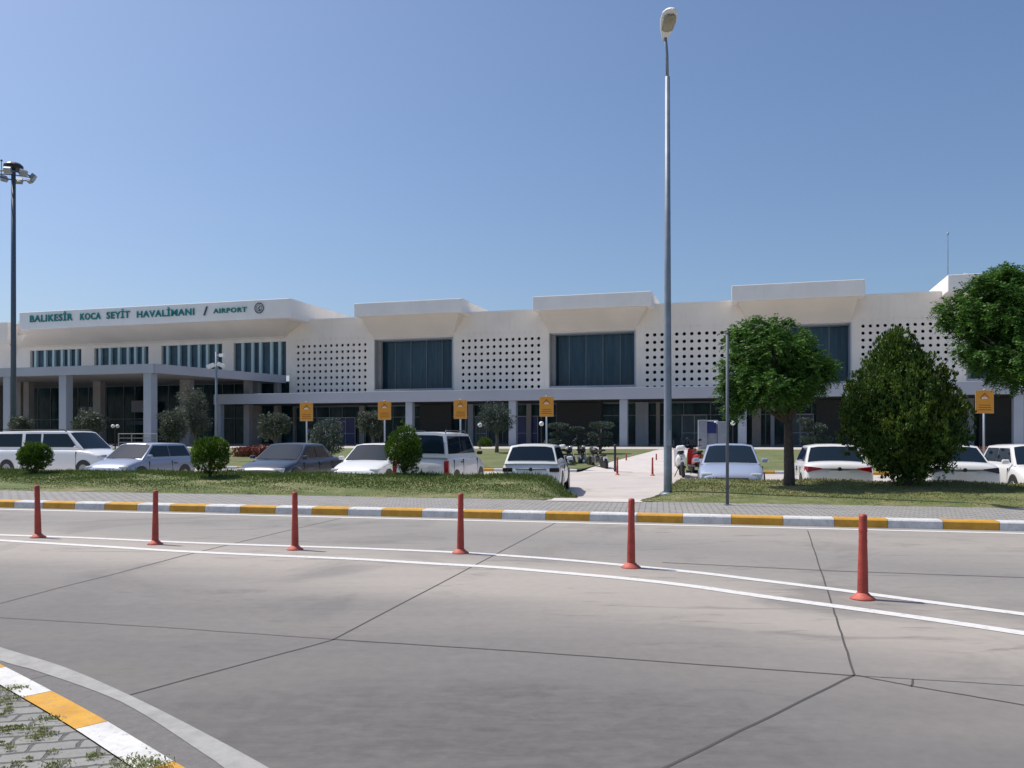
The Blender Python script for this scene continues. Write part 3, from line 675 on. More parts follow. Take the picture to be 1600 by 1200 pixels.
# horizontal layout of the right wing
S = [(fa(452), fa(585)), (fa(708), fa(858)), (fa(993), fa(1172)), (fa(1330), fa(1510))]
Wn = [(fa(585), fa(708)), (fa(858), fa(993)), (fa(1172), fa(1330))]
mw = S[1][1] - S[1][0]
Wn.append((S[3][1], S[3][1] + 7.1)); S.append((Wn[3][1], Wn[3][1] + mw)); Wn.append((S[4][1], S[4][1] + 7.1)); S.append((Wn[4][1], Wn[4][1] + mw))
aL, aR = S[0][0], S[-1][1]
def B(mb, a0, a1, b0, b1, z0, z1, mi=0): return mb.box(a0, a1, -b1, -b0, z0, z1, mi)   # b measured outwards
wall = MB(); RD = 1.3
B(wall, aL, aR, -.3, 0, zst, zroof)                        # band above
B(wall, aL - .0, aR, -14, -13.7, 0, zroof - .3); wall.quad((aL, .3, zroof - .25), (aR, .3, zroof - .25), (aR, 14, zroof - .25), (aL, 14, zroof - .25))
B(wall, aR - .3, aR, -13.7, -.3, 0, zroof)
zb = zc0 + .1
for (a0, a1) in Wn:
    B(wall, a0 - .001, a1 + .001, -.3, -.002, zwt, zst - .002) if zst > zwt else None
    B(wall, a0 - .001, a1 + .001, -.3, 0, zb, zwb)
wallo = wall.build('wall', 'plaster', T)
cop = MB(); B(cop, aL, aR, -.35, .05, zroof, zroof + .12); cop.build('coping', 'plaster_white', T)
PITCH = .54
for (a0, a1) in S:
    zt_ = zst; mb = MB(); wd = a1 - a0; nc = 13; pitch = wd * (118 / 12) / 150.; rp = pitch * 1.03; nr = 10
    x0 = (a0 + a1) / 2 - nc * pitch / 2; zt2 = zt_ - .02; z0 = zt2 - nr * rp; hr = pitch * .255; seg = 8
    # border
    def rect(p, q, r_, t_): mb.quad((p, 0, r_), (q, 0, r_), (q, 0, t_), (p, 0, t_))
    rect(a0, x0, zb, zt_); rect(x0 + nc * pitch, a1, zb, zt_); rect(x0, x0 + nc * pitch, zb, z0); rect(x0, x0 + nc * pitch, zt2, zt_)
    for i in range(nc):
        for j in range(nr):
            cx, cz = x0 + (i + .5) * pitch, z0 + (j + .5) * rp; hx, hz = pitch / 2, rp / 2
            sq = [(1, 0), (1, 1), (0, 1), (-1, 1), (-1, 0), (-1, -1), (0, -1), (1, -1)]
            vs = [(cx + hx * q[0], 0, cz + hz * q[1]) for q in sq] + [(cx + hr * math.cos(k * math.pi / 4), 0, cz + hr * math.sin(k * math.pi / 4)) for k in range(8)]
            dep = .16 if j < nr - 1 else .035
            vs += [(v_[0], dep, v_[2]) for v_ in vs[8:16]]
            f = []
            for k in range(8):
                k2 = (k + 1) % 8; f.append((k2, k, 8 + k, 8 + k2)); f.append((8 + k2, 8 + k, 16 + k, 16 + k2))
            if j == nr - 1: f.append(tuple(range(23, 15, -1)))
            mb.add(vs, f)
    so = mb.build('perforated_screen', 'plaster', T)
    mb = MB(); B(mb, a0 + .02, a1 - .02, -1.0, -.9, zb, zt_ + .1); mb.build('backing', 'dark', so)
# recessed big windows
for wi, (a0, a1) in enumerate(Wn):
    mb = MB(); fw = .09
    B(mb, a0, a1, -.28, .10, zwb - .12, zwb); B(mb, a1 - fw, a1, -RD, .06, zwb, zwt); B(mb, a0 + fw, a1 - fw, -RD, -.3, zwt - fw, zwt)
    fo = mb.build('window', 'column', T)
    mb = MB(); B(mb, a0 - .0, a0 + fw, -RD, .03, zwb, zwt); B(mb, a0 + fw, a0 + fw + .3, -.9, -.6, zwb, zwt - fw); mb.build('jamb', 'pier', fo)
    mb = MB(); mb.quad((a0 + fw, RD, zwb), (a1 - fw, RD, zwb), (a1 - fw, RD, zwt), (a0 + fw, RD, zwt)); mb.build('pane', 'curtain_glass', fo)
    mb = MB(); k = 5
    for q in range(1, k): x = a0 + (a1 - a0) * q / k; B(mb, x - .03, x + .03, -RD, -RD + .06, zwb, zwt - fw)
    mb.build('mullion', 'mullion', fo)
# projecting roof boxes over the windows with splayed soffits
BX = 2.0
def roofbox(x0, x1, yt, yb, win, BX=BX, back=9, flare=.45, mats='plaster_white'):
    a0, a1 = fa(x0, BX), fa(x1, BX); xm = (x0 + x1) / 2; zt = fp(xm, yt, BX)[1]; zbm = fp(xm, yb, BX)[1]
    mb = MB(); B(mb, a0, a1, -back, BX, zbm, zt)
    o = mb.build('roof_box', mats, T, bevel=.04)
    mb = MB(); w0, w1 = win; f0, f1 = a0 + flare, a1 - flare; e = .004; zt2 = zwt + .22
    A = [(f0, -(BX - .35), zbm - e), (f1, -(BX - .35), zbm - e), (w1 + .05, -.08, zt2), (w0 - .05, -.08, zt2)]
    mb.quad(A[3], A[2], A[1], A[0]); mb.quad((f0, .0, zbm - e), A[3], A[0], (f0, 0, zbm - e)) if False else None
    mb.add([A[0], A[3], (w0 - .05, -.003, zt2), (f0, -.003, zbm - e)], [(0, 1, 2, 3)]); mb.add([A[1], A[2], (w1 + .05, -.003, zt2), (f1, -.003, zbm - e)], [(3, 2, 1, 0)])
    mb.quad((w0 - .05, -.08, zwt), (w1 + .05, -.08, zwt), A[2], A[3]); mb.quad((w0 - .05, 0, zwt), (w1 + .05, 0, zwt), (w1 + .05, -.08, zwt), (w0 - .05, -.08, zwt))
    mb.add([A[3], (w0 - .05, -.08, zwt), (w0 - .05, -.003, zwt), (w0 - .05, -.003, zt2)], [(0, 1, 2, 3)]); mb.add([A[2], (w1 + .05, -.08, zwt), (w1 + .05, -.003, zwt), (w1 + .05, -.003, zt2)], [(3, 2, 1, 0)])
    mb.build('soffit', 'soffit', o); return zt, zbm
zt1, zb1 = roofbox(553, 722, 470, 491, Wn[0])
roofbox(832, 1018, 459, 481, Wn[1])
z3t, z3b = roofbox(1143, 1352, 441, 466, Wn[2])
for wdx in (3, 4):
    wn = Wn[wdx]; mb = MB(); B(mb, wn[0] - 1.6, wn[1] + 1.6, -9, BX, z3b, z3t)
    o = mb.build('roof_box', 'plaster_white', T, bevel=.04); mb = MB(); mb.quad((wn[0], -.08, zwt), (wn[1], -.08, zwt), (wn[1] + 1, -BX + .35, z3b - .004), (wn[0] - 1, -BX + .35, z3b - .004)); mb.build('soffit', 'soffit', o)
# white sloping skylight on the roof
a0, z0 = fp(1456, 458, -3); a1, z1 = fp(1502, 430, -3)
mb = MB(); mb.add([(a0, 2, z0 - .3), (a0 + 5.5, 2, z0 - .3), (a1, 2, z1), (a0, 6, z0 - .3), (a0 + 5.5, 6, z0 - .3), (a1, 6, z1)], [(0, 1, 2), (3, 5, 4), (0, 2, 5, 3), (1, 4, 5, 2)]); mb.build('skylight', 'lamp_white', T)
# long front canopy on square columns
c0 = fa(334, BC); mb = MB(); B(mb, c0, aR, -.02, BC, zc0 + .08, zc1 - .02); B(mb, c0, aR, BC - .12, BC + .03, zc0, zc1); canopy = mb.build('canopy', 'canopy', T, bevel=.02)
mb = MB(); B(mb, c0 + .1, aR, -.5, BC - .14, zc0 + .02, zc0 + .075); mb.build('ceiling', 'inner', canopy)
for x in (343, 641, 802, 975, 1160, 1362, 1590): 
    a = fa(x, BC - .5); mb = MB(); B(mb, a - .30, a + .30, BC - .75, BC - .2, 0, zc0 + .01); mb.build('column', 'column', T, bevel=.03)
a = fa(1700, BC); mb = MB(); B(mb, a - .3, a + .3, BC - .75, BC - .2, 0, zc0 + .01); mb.build('column', 'column', T, bevel=.03)
# ground floor: glass front between piers
gb = -1.2
def gfloor(a0, a1, ztop, gb, seed):
    rr = random.Random(seed); mb = MB(); mb.quad((a0, -gb, 0), (a1, -gb, 0), (a1, -gb, ztop), (a0, -gb, ztop)); go = mb.build('shopfront', 'shop_glass', T)
    mb = MB(); x = a0 + .2
    while x < a1: 
        B(mb, x - .035, x + .035, gb, gb + .07, 0, ztop - .16); x += rr.choice((1.3, 1.3, 1.6, 2.1))
    B(mb, a0, a1, gb + .001, gb + .08, 2.45, 2.53); B(mb, a0, a1, gb, gb + .12, 0, .14); B(mb, a0, a1, gb, gb + .1, ztop - .16, ztop); mb.build('mullion', 'mullion', go)
gfloor(c0, aR, zc0 + .05, gb, 3)
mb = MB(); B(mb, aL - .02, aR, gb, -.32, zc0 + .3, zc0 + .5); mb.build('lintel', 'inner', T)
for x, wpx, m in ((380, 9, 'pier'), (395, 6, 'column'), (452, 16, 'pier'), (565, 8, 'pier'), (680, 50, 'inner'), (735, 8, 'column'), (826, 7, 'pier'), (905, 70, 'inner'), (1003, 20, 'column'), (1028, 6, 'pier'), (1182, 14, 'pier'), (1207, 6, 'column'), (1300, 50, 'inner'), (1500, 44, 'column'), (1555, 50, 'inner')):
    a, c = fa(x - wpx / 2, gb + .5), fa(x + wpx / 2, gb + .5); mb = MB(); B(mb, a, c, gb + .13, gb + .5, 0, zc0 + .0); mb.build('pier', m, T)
for x, m in ((823, 'kiosk_blue'), (540, 'kiosk_blue'), (512, 'blind'), (1085, 'blind'), (744, 'blind'), (1250, 'blind')):   # glazed entrance doors
    a = fa(x, gb + .1); mb = MB(); B(mb, a - .95, a + .95, gb + .075, gb + .11, .15, 2.44); do = mb.build('door', m, T)
    mb = MB()
    for q in (-1.0, -.03, .94): B(mb, a + q, a + q + .06, gb + .085, gb + .15, .0, 2.5)
    B(mb, a - 1.0, a + 1.0, gb + .085, gb + .15, 2.44, 2.52); B(mb, a - .94, a + .94, gb + .09, gb + .14, 1.02, 1.07); mb.build('door_frame', 'column', do)
# ------------- left wing: sign box, windows, porch
SB = 3.4; sl, sr = fa(30, SB), fa(453, SB); zst1 = np.mean([fp(30, 487.5, SB)[1], fp(453, 466.5, SB)[1]]); zsb1 = np.mean([fp(30, 513, SB)[1], fp(453, 498.5, SB)[1]])
mb = MB(); B(mb, sl, sr, -13, SB, zsb1, zst1); sbx = mb.build('sign_box', 'plaster_white', T, bevel=.05)
wL = fa(24, 0); zlw = np.mean([fp(50, 546)[1], fp(440, 535.5)[1]]); zlb = zlw - 3.3
mb = MB(); zs2 = zlw + .45
mb.quad((wL + .5, -.15, zs2), (aL - .4, -.15, zs2), (sr - .8, -SB + .5, zsb1 - .004), (sl + .8, -SB + .5, zsb1 - .004))
mb.add([(sl + .8, -SB + .5, zsb1 - .004), (wL + .5, -.15, zs2), (wL + .5, 0, zs2), (sl + .8, 0, zsb1 - .004)], [(0, 1, 2, 3)]); mb.add([(sr - .8, -SB + .5, zsb1 - .004), (aL - .4, -.15, zs2), (aL - .4, 0, zs2), (sr - .8, 0, zsb1 - .004)], [(3, 2, 1, 0)])
mb.quad((wL + .5, -.15, zs2 - .12), (aL - .4, -.15, zs2 - .12), (aL - .4, -.15, zs2), (wL + .5, -.15, zs2)); mb.quad((wL + .5, 0, zs2 - .12), (aL - .4, 0, zs2 - .12), (aL - .4, -.15, zs2 - .12), (wL + .5, -.15, zs2 - .12))
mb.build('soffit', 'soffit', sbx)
zp1_ = fp(240, 567, 13.5)[1]; groups = [(47, 127), (147, 232), (252, 347), (365, 447)]
mb = MB(); B(mb, wL, aL - .002, -.35, 0, zlw, zsb1 - .002); edges = [wL] + [fa(q) for g in groups for q in g] + [aL - .002]
for k in range(0, len(edges), 2): B(mb, edges[k], edges[k + 1], -.35, 0, zp1_ - .04, zlw - .0)
B(mb, wL, aL - .002, -.35, 0, zlb - 1.2, zlb) if False else None
B(mb, wL, wL + .3, -13, -.35, 0, zst1 - .2); mb.build('wall', 'plaster', T)
for g in groups:
    a0, a1 = fa(g[0]), fa(g[1]); mb = MB(); zw0 = zp1_ - .04; mb.quad((a0, .3, zw0), (a1, .3, zw0), (a1, .3, zlw), (a0, .3, zlw)); wo = mb.build('window', 'blind', T)
    fr = [.10, .29, .455, .62, .755, .90] if g[0] < 300 else [.17, .36, .51, .72, .875]; mb = MB()
    for q in fr: x = a0 + (a1 - a0) * q; B(mb, x - .13, x + .13, -.28, -.02, zw0, zlw - .004)
    mb.build('window_fin', 'fin', wo)
# lettering
def text(s, x0, x1, yb, yt, m, name='lettering', thick=.02):
    cu = bpy.data.curves.new(name, 'FONT'); cu.body = s; cu.extrude = .04; cu.offset = thick; cu.resolution_u = 3; cu.space_character = 1.12
    o = bpy.data.objects.new('tmp', cu); sc.collection.objects.link(o); dg = bpy.context.evaluated_depsgraph_get(); dg.update()
    me = bpy.data.meshes.new_from_object(o.evaluated_get(dg)); bpy.data.objects.remove(o)
    co = np.empty(len(me.vertices) * 3); me.vertices.foreach_get('co', co); co = co.reshape(-1, 3)
    capo = 0.0; cap = .70; a0, zz0 = fp(x0, yb[0], SB); a1, zz1 = fp(x1, yb[1], SB); h = fp((x0 + x1) / 2, yt, SB)[1] - (zz0 + zz1) / 2
    mn, mx = co[:, 0].min(), co[:, 0].max(); out = np.empty_like(co)
    out[:, 0] = a0 + (co[:, 0] - mn) / (mx - mn) * (a1 - a0); out[:, 2] = (zz0 + zz1) / 2 + co[:, 1] / cap * h; out[:, 1] = -SB - .06 - co[:, 2] * .8
    me.vertices.foreach_set('co', out.reshape(-1)); me.flip_normals(); me.update(); me.name = name; me.materials.clear(); me.materials.append(M[m])
    q = bpy.data.objects.new(name, me); sc.collection.objects.link(q); q.parent = sbx; return q
zq = lambda x, y: y
text('BALIKES\u0130R', 47.5, 114, (503.5, 500.5), 491.5, 'letters')
text('KOCA', 126, 158, (500, 498.8), 489.3, 'letters')
text('SEY\u0130T', 167, 203.5, (498.3, 496.5), 487, 'letters')
text('HAVAL\u0130MANI', 214.5, 304, (496.2, 492.3), 484.2, 'letters')
text('/', 318.5, 325, (492.5, 492.3), 479.5, 'emblem')
text('AIRPORT', 334, 386, (489.5, 487.5), 481.2, 'letters')
# round emblem: ring, pentagon, swoosh
ac, zc = fp(405.5, 481.5, SB); mb = MB(); s_ = .052
Rr = 8.6 * s_; 
for (r0, r1, n_, ph) in ((Rr * .86, Rr * 1.06, 32, 0), (Rr * .62, Rr * .76, 5, math.pi / 2)):
    vs = []
    for k in range(n_):
        a = ph + 2 * math.pi * k / n_
        for rr in (r0, r1): vs.append((ac + rr * math.cos(a), -SB - .07, zc + rr * math.sin(a)))
    mb.add(vs, [(2 * k, 2 * k + 1, (2 * k + 3) % (2 * n_), (2 * k + 2) % (2 * n_)) for k in range(n_)])
mb.tube([(ac - Rr * .3, -SB - .06, zc - Rr * .1), (ac, -SB - .06, zc + Rr * .15), (ac + Rr * .25, -SB - .06, zc + Rr * .35)], .04, 6); mb.tube([(ac, -SB - .06, zc - Rr * .5), (ac + Rr * .15, -SB - .06, zc - Rr * .2)], .06, 6)
mb.build('emblem', 'emblem', sbx)
# farther left block
mb = MB(); a1 = wL + .0; B(mb, a1 - 30, a1 - .002, -.35, 0, 5.3, zlw - .6); B(mb, a1 - 30, a1 - .002, -13, .9, zsb1 - .9, zst1 - .45); B(mb, a1 - 30, a1, -.35, 0, 3.0, 4.1); mb.quad((a1 - 30, .0, zlw - .6), (a1, .0, zlw - .6), (a1, -.7, zsb1 - .905), (a1 - 30, -.7, zsb1 - .905)); lb_ = mb.build('wall', 'plaster', T)
mb = MB(); mb.quad((a1 - 30, .3, 3.9), (a1, .3, 3.9), (a1, .3, 5.4), (a1 - 30, .3, 5.4)); mb.build('window', 'blind', T)
# porch
PB = 13.5; pr, pz1 = fp(240, 567, PB); pz0 = fp(240, 582.5, PB)[1]; pe = fa(447, 0); pz1l = fp(30, 578, PB)[1]; pl = pr - 40
zp1, zp0 = (pz1 + pz1l) / 2 * .5 + pz1 * .5, pz0
mb = MB(); nrm = Vector((pe - pr, PB, 0)).normalized()
V_ = [(pl, -PB), (pr, -PB), (pe, -.02), (pl, -.02)]
mb.add([(x, y, zp0 + .12) for x, y in V_] + [(x, y, zp1 - .02) for x, y in V_], [(3, 2, 1, 0), (4, 5, 6, 7), (0, 1, 5, 4), (1, 2, 6, 5), (2, 3, 7, 6), (3, 0, 4, 7)])
def fascia(mb, p, q, th, z0, z1):
    p = Vector(p); q = Vector(q); t = (q - p).normalized(); n_ = Vector((t.y, -t.x)); A = [p + n_ * .04, q + n_ * .04, q - n_ * th, p - n_ * th]
    mb.add([(v_.x, v_.y, z0) for v_ in A] + [(v_.x, v_.y, z1) for v_ in A], [(3, 2, 1, 0), (4, 5, 6, 7), (0, 1, 5, 4), (1, 2, 6, 5), (2, 3, 7, 6), (3, 0, 4, 7)])
fascia(mb, (pl, -PB), (pr + .03, -PB), .15, zp0, zp1); fascia(mb, (pr + .04, -PB + .02), (pe, -.03), .15, zp0, zp1 + .003)
po = mb.build('porch_roof', 'canopy', T)
mb = MB(); mb.add([(pl, -PB + .2, zp0 + .06), (pr - .25, -PB + .2, zp0 + .06), (pe - .3, -.03, zp0 + .06), (pl, -.03, zp0 + .06)], [(3, 2, 1, 0)]); mb.build('ceiling', 'pier', po)
for x, b in ((103, PB - .5), (235, PB - .5), (-40, PB - .5), (16, PB - .5)):
    a = fa(x, b); mb = MB(); B(mb, a - .36, a + .36, b - .36, b + .36, 0, zp0 + .05); mb.build('column', 'column', T, bevel=.03)
for x, b, hw in ((45, 7, .3), (33, 7, .25), (155, 6, .4), (292, 5.7, .5), (388, 3, .28), (400, 1.6, .35), (434, .4, .2), (0, 3, .3)):
    a = fa(x, b); mb = MB(); B(mb, a - hw, a + hw, b - .3, b + .3, 0, zp0 + .05); mb.build('pier', 'pier', T)
print('PORCH', zp0, zp1, zlw); gfloor(pl, aL - .02, zp0 + .2, -.6, 9)
# rooms behind the porch glass glimpsed: pale panels and counters inside the entrance
mb = MB(); B(mb, fa(120, .5), fa(145, .5), .1, .3, 2.6, 3.7); mb.build('entrance_panel', 'blind', T); mb = MB(); B(mb, fa(196, .5), fa(222, .5), .1, .3, 1.9, 2.3); mb.build('entrance_panel', 'blind', T)
mb = MB(); B(mb, fa(204, .8), fa(228, .8), .5, .7, 3.1, 4.2); mb.build('entrance_panel', 'kiosk', T)
# roof antenna
p = pd(1481, 438, 72); t = pd(1481, 362, 72); mb = MB(); mb.tube([(0, 0, -2.5), (0, 0, (t.z - p.z) * .6), (0, 0, t.z - p.z)], [.05, .04, .02], 8); mb.lathe([(.09, 0), (.09, .15), (.02, .3)], 8, (0, 0, t.z - p.z - .3)); mb.box(-.2, .2, -.2, .2, -2.6, -2.4)
tag(mb.build('roof_antenna', 'metal', loc=p), 'thin whip antenna standing on the terminal roof, far right', 'antenna')

# ================================================================= LAMPS, POSTS, SIGNS
p = gp(1043.5, 771, .22); top = pd(1038, 64, p.y)
r = empty('street_lamp', p); tag(r, 'very tall grey street lamp with one cobra-style head, standing in the verge by the path', 'street lamp')
hz = top.z - p.z; dx = top.x - p.x; br = pd(1043, 120, p.y).z - p.z
mb = MB(); mb.tube([(0, 0, -.3), (0, 0, .6), (-.005, 0, br * .5), (-.01, 0, br)], [.098, .094, .075, .055], 14); mb.lathe([(.17, -.06), (.17, .0), (.10, .03)], 14); mb.build('pole', 'galv', r, smooth=True)
mb = MB(); mb.tube([(-.01, 0, br - .05), (-.02, -.0, hz - .3), (dx, -.12, hz + .05)], [.036, .034, .034], 10); mb.build('arm', 'galv', r, smooth=True)
mb = MB(); # luminaire, long axis towards the road (-Y) and tipped up
X = Matrix.Translation((dx, -.05, hz + .02)) @ Matrix.Rotation(R(-17), 4, 'X') @ Matrix.Scale(.9, 4)
def ell(mb, prof, X, mi=0, seg=14, flat=.55, top=True):
    vs = []
    for (yy, w_, h_, zc_) in prof:
        for k in range(seg):
            a = 2 * math.pi * k / seg; vs.append(X @ Vector((w_ * math.cos(a), -yy, zc_ + h_ * math.sin(a) * (1 if math.sin(a) > 0 else flat))))
    n_ = len(prof); f = [(i * seg + k, i * seg + (k + 1) % seg, (i + 1) * seg + (k + 1) % seg, (i + 1) * seg + k) for i in range(n_ - 1) for k in range(seg)]
    f += [tuple(range(seg)), tuple((n_ - 1) * seg + k for k in range(seg - 1, -1, -1))]; mb.add(vs, f, mi)
ell(mb, [(-.05, .055, .05, 0), (.1, .10, .08, .01), (.3, .17, .12, .03), (.6, .215, .14, .05), (.8, .20, .12, .05), (.92, .12, .07, .04), (.95, .03, .02, .03)], X); hd = mb.build('lamp_head', 'lamp_white', r, smooth=True)
mb = MB(); ell(mb, [(.3, .10, .03, -.02), (.36, .15, .05, -.03), (.6, .175, .06, -.03), (.78, .15, .05, -.03), (.84, .08, .03, -.02)], X, flat=1.6); mb.build('lens', 'lens', hd, smooth=True)
mb = MB(); mb.box(-.055, .055, -.10, -.085, 1.1, 1.45); mb.build('hatch', 'metal', r)
# floodlight mast
p = pd(21, 690, 52); z = .84; p.z = z; top = pd(22, 262, 52).z - z
r = empty('floodlight_mast', p); tag(r, 'tall dark floodlight mast with a ring of lamps at its top, at the left edge', 'light mast')
mb = MB(); mb.tube([(0, 0, -.3), (0, 0, top * .5), (0, 0, top)], [.165, .15, .13], 14); mb.build('pole', 'mast', r, smooth=True)
mb = MB(); mb.lathe([(.45, -.05), (.55, 0), (.55, .18), (.42, .30), (.15, .34)], 14, (0, 0, top - .05)); mb.build('head_cap', 'plastic', r)
mb = MB(); prev = None; pts = [(1.0 * math.cos(a), 1.0 * math.sin(a), top - .5) for a in [k * math.pi / 10 for k in range(21)]]; mb.tube(pts, .045, 6)
for k in range(4): a = k * math.pi / 2 + .4; mb.tube([(.1 * math.cos(a), .1 * math.sin(a), top - .45), (math.cos(a), math.sin(a), top - .5)], .035, 6)
mb.build('ring', 'mast', r)
for k in range(8):
    a = k * math.pi / 4 + .25; X = Matrix.Translation((1.1 * math.cos(a), 1.1 * math.sin(a), top - .5)) @ Matrix.Rotation(a, 4, 'Z') @ Matrix.Rotation(R(35), 4, 'Y')
    mb = MB(); mb.box(-.12, .12, -.2, .2, -.18, .18, X=X); mb.tube([(1.0 * math.cos(a), 1.0 * math.sin(a), top - .5), (1.1 * math.cos(a), 1.1 * math.sin(a), top - .35)], .02, 5); mb.build('floodlight', 'metal', r, bevel=.02)
mb = MB(); mb.tube([(-.75, 0, top - .4), (-.75, 0, top + .45)], .02, 6); mb.ball((-.75, 0, top + .45), .07); mb.build('lightning_rod', 'mast', r)
# camera and lamp pole near the porch
p = pd(338, 700, 44); d = dof(p); p.z = min(.84, zlawn(d)); top = pd(338, 572, 44).z - p.z
r = empty('camera_pole', p); tag(r, 'slim grey pole with white twin floodlights and a camera, before the porch', 'light pole')
mb = MB(); mb.tube([(0, 0, -.2), (0, 0, top * .6), (0, 0, top + .75)], [.085, .065, .045], 10); mb.build('pole', 'galv', r, smooth=True)
for sx, tz in ((-1, 0), (1, .05)):
    mb = MB(); X = Matrix.Translation((sx * .27, -.05, top + tz)) @ Matrix.Rotation(R(25 * sx), 4, 'Y'); mb.box(-.19, .19, -.13, .13, -.09, .09, X=X); mb.tube([(0, 0, top), (sx * .27, -.03, top + tz)], .025, 6); mb.build('floodlight', 'lamp_white', r, bevel=.03)
mb = MB(); X = Matrix.Translation((.28, -.05, top + .55)) @ Matrix.Rotation(R(-30), 4, 'Z'); mb.box(-.1, .24, -.08, .08, -.07, .09, X=X); mb.tube([(0, 0, top + .6), (.28, -.05, top + .52)], .02, 6); mb.build('camera', 'lamp_white', r, bevel=.02)
# thin post
p = gp(1136.5, 789, .15); h = pd(1136, 522, p.y).z - p.z; r = empty('steel_post', p); tag(r, 'thin bare grey steel post standing at the front edge of the right verge', 'post')
mb = MB(); mb.tube([(0, 0, -.2), (0, 0, h)], [.032, .03], 10); mb.lathe([(.035, 0), (.032, .03), (.01, .05)], 10, (0, 0, h)); mb.build('pole', 'post_grey', r, smooth=True)
mb = MB(); mb.box(-.07, .07, -.07, .07, -.02, .012); mb.build('foot_plate', 'metal', r)
# yellow airport-board signs
def sign(x, yt, yb, hw, label, Y=None, wide=1.):
    p = kd(x, FK + .9); s_ = p.y / F; z = zlawn(FK + .9); p.z = z; r = empty('yellow_sign', p, R(-4)); tag(r, label, 'sign', 'yellow signs along the back kerb')
    z1 = EH - (yt - YH) * s_ - z; z0 = EH - (yb - YH) * s_ - z; w_ = hw * s_
    mb = MB(); mb.tube([(0, .04, -.2), (0, .04, z1 - .05)], .04, 10); mb.build('post', 'column', r, smooth=True)
    mb = MB(); mb.box(-w_, w_, -.03, 0, z0, z1); bo = mb.build('board', 'sign_edge', r, bevel=.01)
    mb = MB(); mb.box(-w_ + .035, w_ - .035, -.034, -.031, z0 + .035, z1 - .035); mb.build('panel', 'yellow_sign', bo)
    c = (z0 + z1) / 2; q = (z1 - z0); mb = MB(); f = -.037
    t0 = z1 - .10 * q; mb.add([(0, f, t0), (-w_ * .5, f, t0 - q * .22), (-w_ * .36, f, t0 - q * .24), (0, f, t0 - q * .08), (w_ * .36, f, t0 - q * .24), (w_ * .5, f, t0 - q * .22)], [(0, 1, 2, 3), (0, 3, 4, 5)])
    for k, ww in enumerate((.62, .7, .7)):
        zz = z0 + q * (.34 - .1 * k); mb.quad((-w_ * ww, f, zz), (w_ * ww, f, zz), (w_ * ww, f, zz + q * .035), (-w_ * ww, f, zz + q * .035))
    mb.build('pictogram', 'sign_dark', bo)
    mb = MB()
    for k in range(4):
        u0 = -w_ * .3 + k * w_ * .155; mb.quad((u0, f - .001, t0 - q * .27), (u0 + w_ * .11, f - .001, t0 - q * .27), (u0 + w_ * .11, f - .001, t0 - q * .19), (u0, f - .001, t0 - q * .19))
    mb.build('pictogram_figures', 'plate', bo)
    mb = MB(); mb.lathe([(.03, 0), (.06, .02), (.02, .06)], 8, (0, .0, z1)); mb.build('finial', 'sign_edge', r)
sign(479, 629, 658, 10.5, 'leftmost yellow sign, in front of the first canopy column area above the bushy tree')
sign(601, 627, 656, 10.5, 'yellow sign directly behind the tall egg-shaped shrub, second from the left')
sign(719.5, 625, 654.5, 10.5, 'yellow sign above the roof of the white minivan, third from the left')
sign(854, 620, 651, 11, 'yellow sign above the roof of the white hatchback, left of the cloud-pruned shrubs')
sign(1538, 610, 646, 14, 'rightmost yellow sign, largest, beside the conifer and below the right-hand tree')
# red bollards of the lane divider
def bollard(p, H=.78, k=.9):
    r = empty('flexible_bollard', p)
    mb = MB(); mb.lathe([(.058 * k, .02), (.054 * k, .06), (.050 * k, H * .35), (.041 * k, H * .7), (.041 * k, H - .02), (.034 * k, H), (.010, H + .004)], 14); po_ = mb.build('post', 'redpost', r, smooth=True)
    for z in (.52, .62): mb = MB(); mb.lathe([(.0435 * k, z * H / .78), (.0435 * k, (z + .03) * H / .78)], 14); mb.build('band', 'redpost', po_)
    mb = MB(); mb.lathe([(.125 * k, .0), (.122 * k, .012), (.085 * k, .035), (.062 * k, .055), (.055 * k, .06)], 16); mb.build('base', 'redbase', r, smooth=True)
    return r
pos = [(59.5, 840), (242.5, 850.5), (461, 859), (719.5, 864.5), (986, 887), (1348, 936)]
hts = [81.5, 84, 90, 93.5, 108, 132]
lbs = ['leftmost of the six red lane bollards on the white line', 'red lane bollard below the silver hatchback, second from the left', 'red lane bollard below the dark sedan, third from the left', 'red lane bollard in front of the yellow kerb block right of the egg-shaped shrub',
       'red lane bollard standing before the start of the path, left of the street lamp', 'largest and nearest red lane bollard, in front of the conifer']
proto = None
for (x, y), h, l in zip(pos, hts, lbs):
    p = gp(x, y)
    if proto is None: proto = bollard(Vector((0, 0, 0))); o = proto
    else: o = copy_tree(proto)
    o.location = p; s_ = h * p.y / F / .78; o.scale = (s_, s_, s_); o.rotation_euler = (R(random.uniform(-.5, .5)), R({59.5: 1.8, 986: 1.2}.get(x, 0.3) * -1), random.random() * 6)
    tag(o, l, 'bollard', 'red bollards of the lane divider')
for (x, y, h), l in zip([(964.5, 742, 24), (978.5, 732, 26), (1019.5, 743, 28), (1025.5, 732, 26)], ['red bollard on the path, nearest on the left side', 'red bollard on the path, second on the left side, farther back', 'red bollard on the path, nearest the street lamp', 'red bollard on the path behind another one beside the street lamp']):
    p = gp(x, y, -.02); o = copy_tree(proto); o.location = p; s_ = .93; o.scale = (s_, s_, s_); o.rotation_euler = (0, 0, 0); tag(o, l, 'bollard', 'red bollards where the path meets the parking lot')
p = kd(961, FK + .3, .12); mb = MB(); mb.tube([(0, 0, -.1), (0, 0, 1.0)], .05, 10); mb.ball((0, 0, 1.03), .075); mb.lathe([(.09, 0), (.09, .03), (.06, .05)], 10)
tag(mb.build('short_post', 'plastic', loc=p), 'short dark post behind the red bollards on the path', 'post')
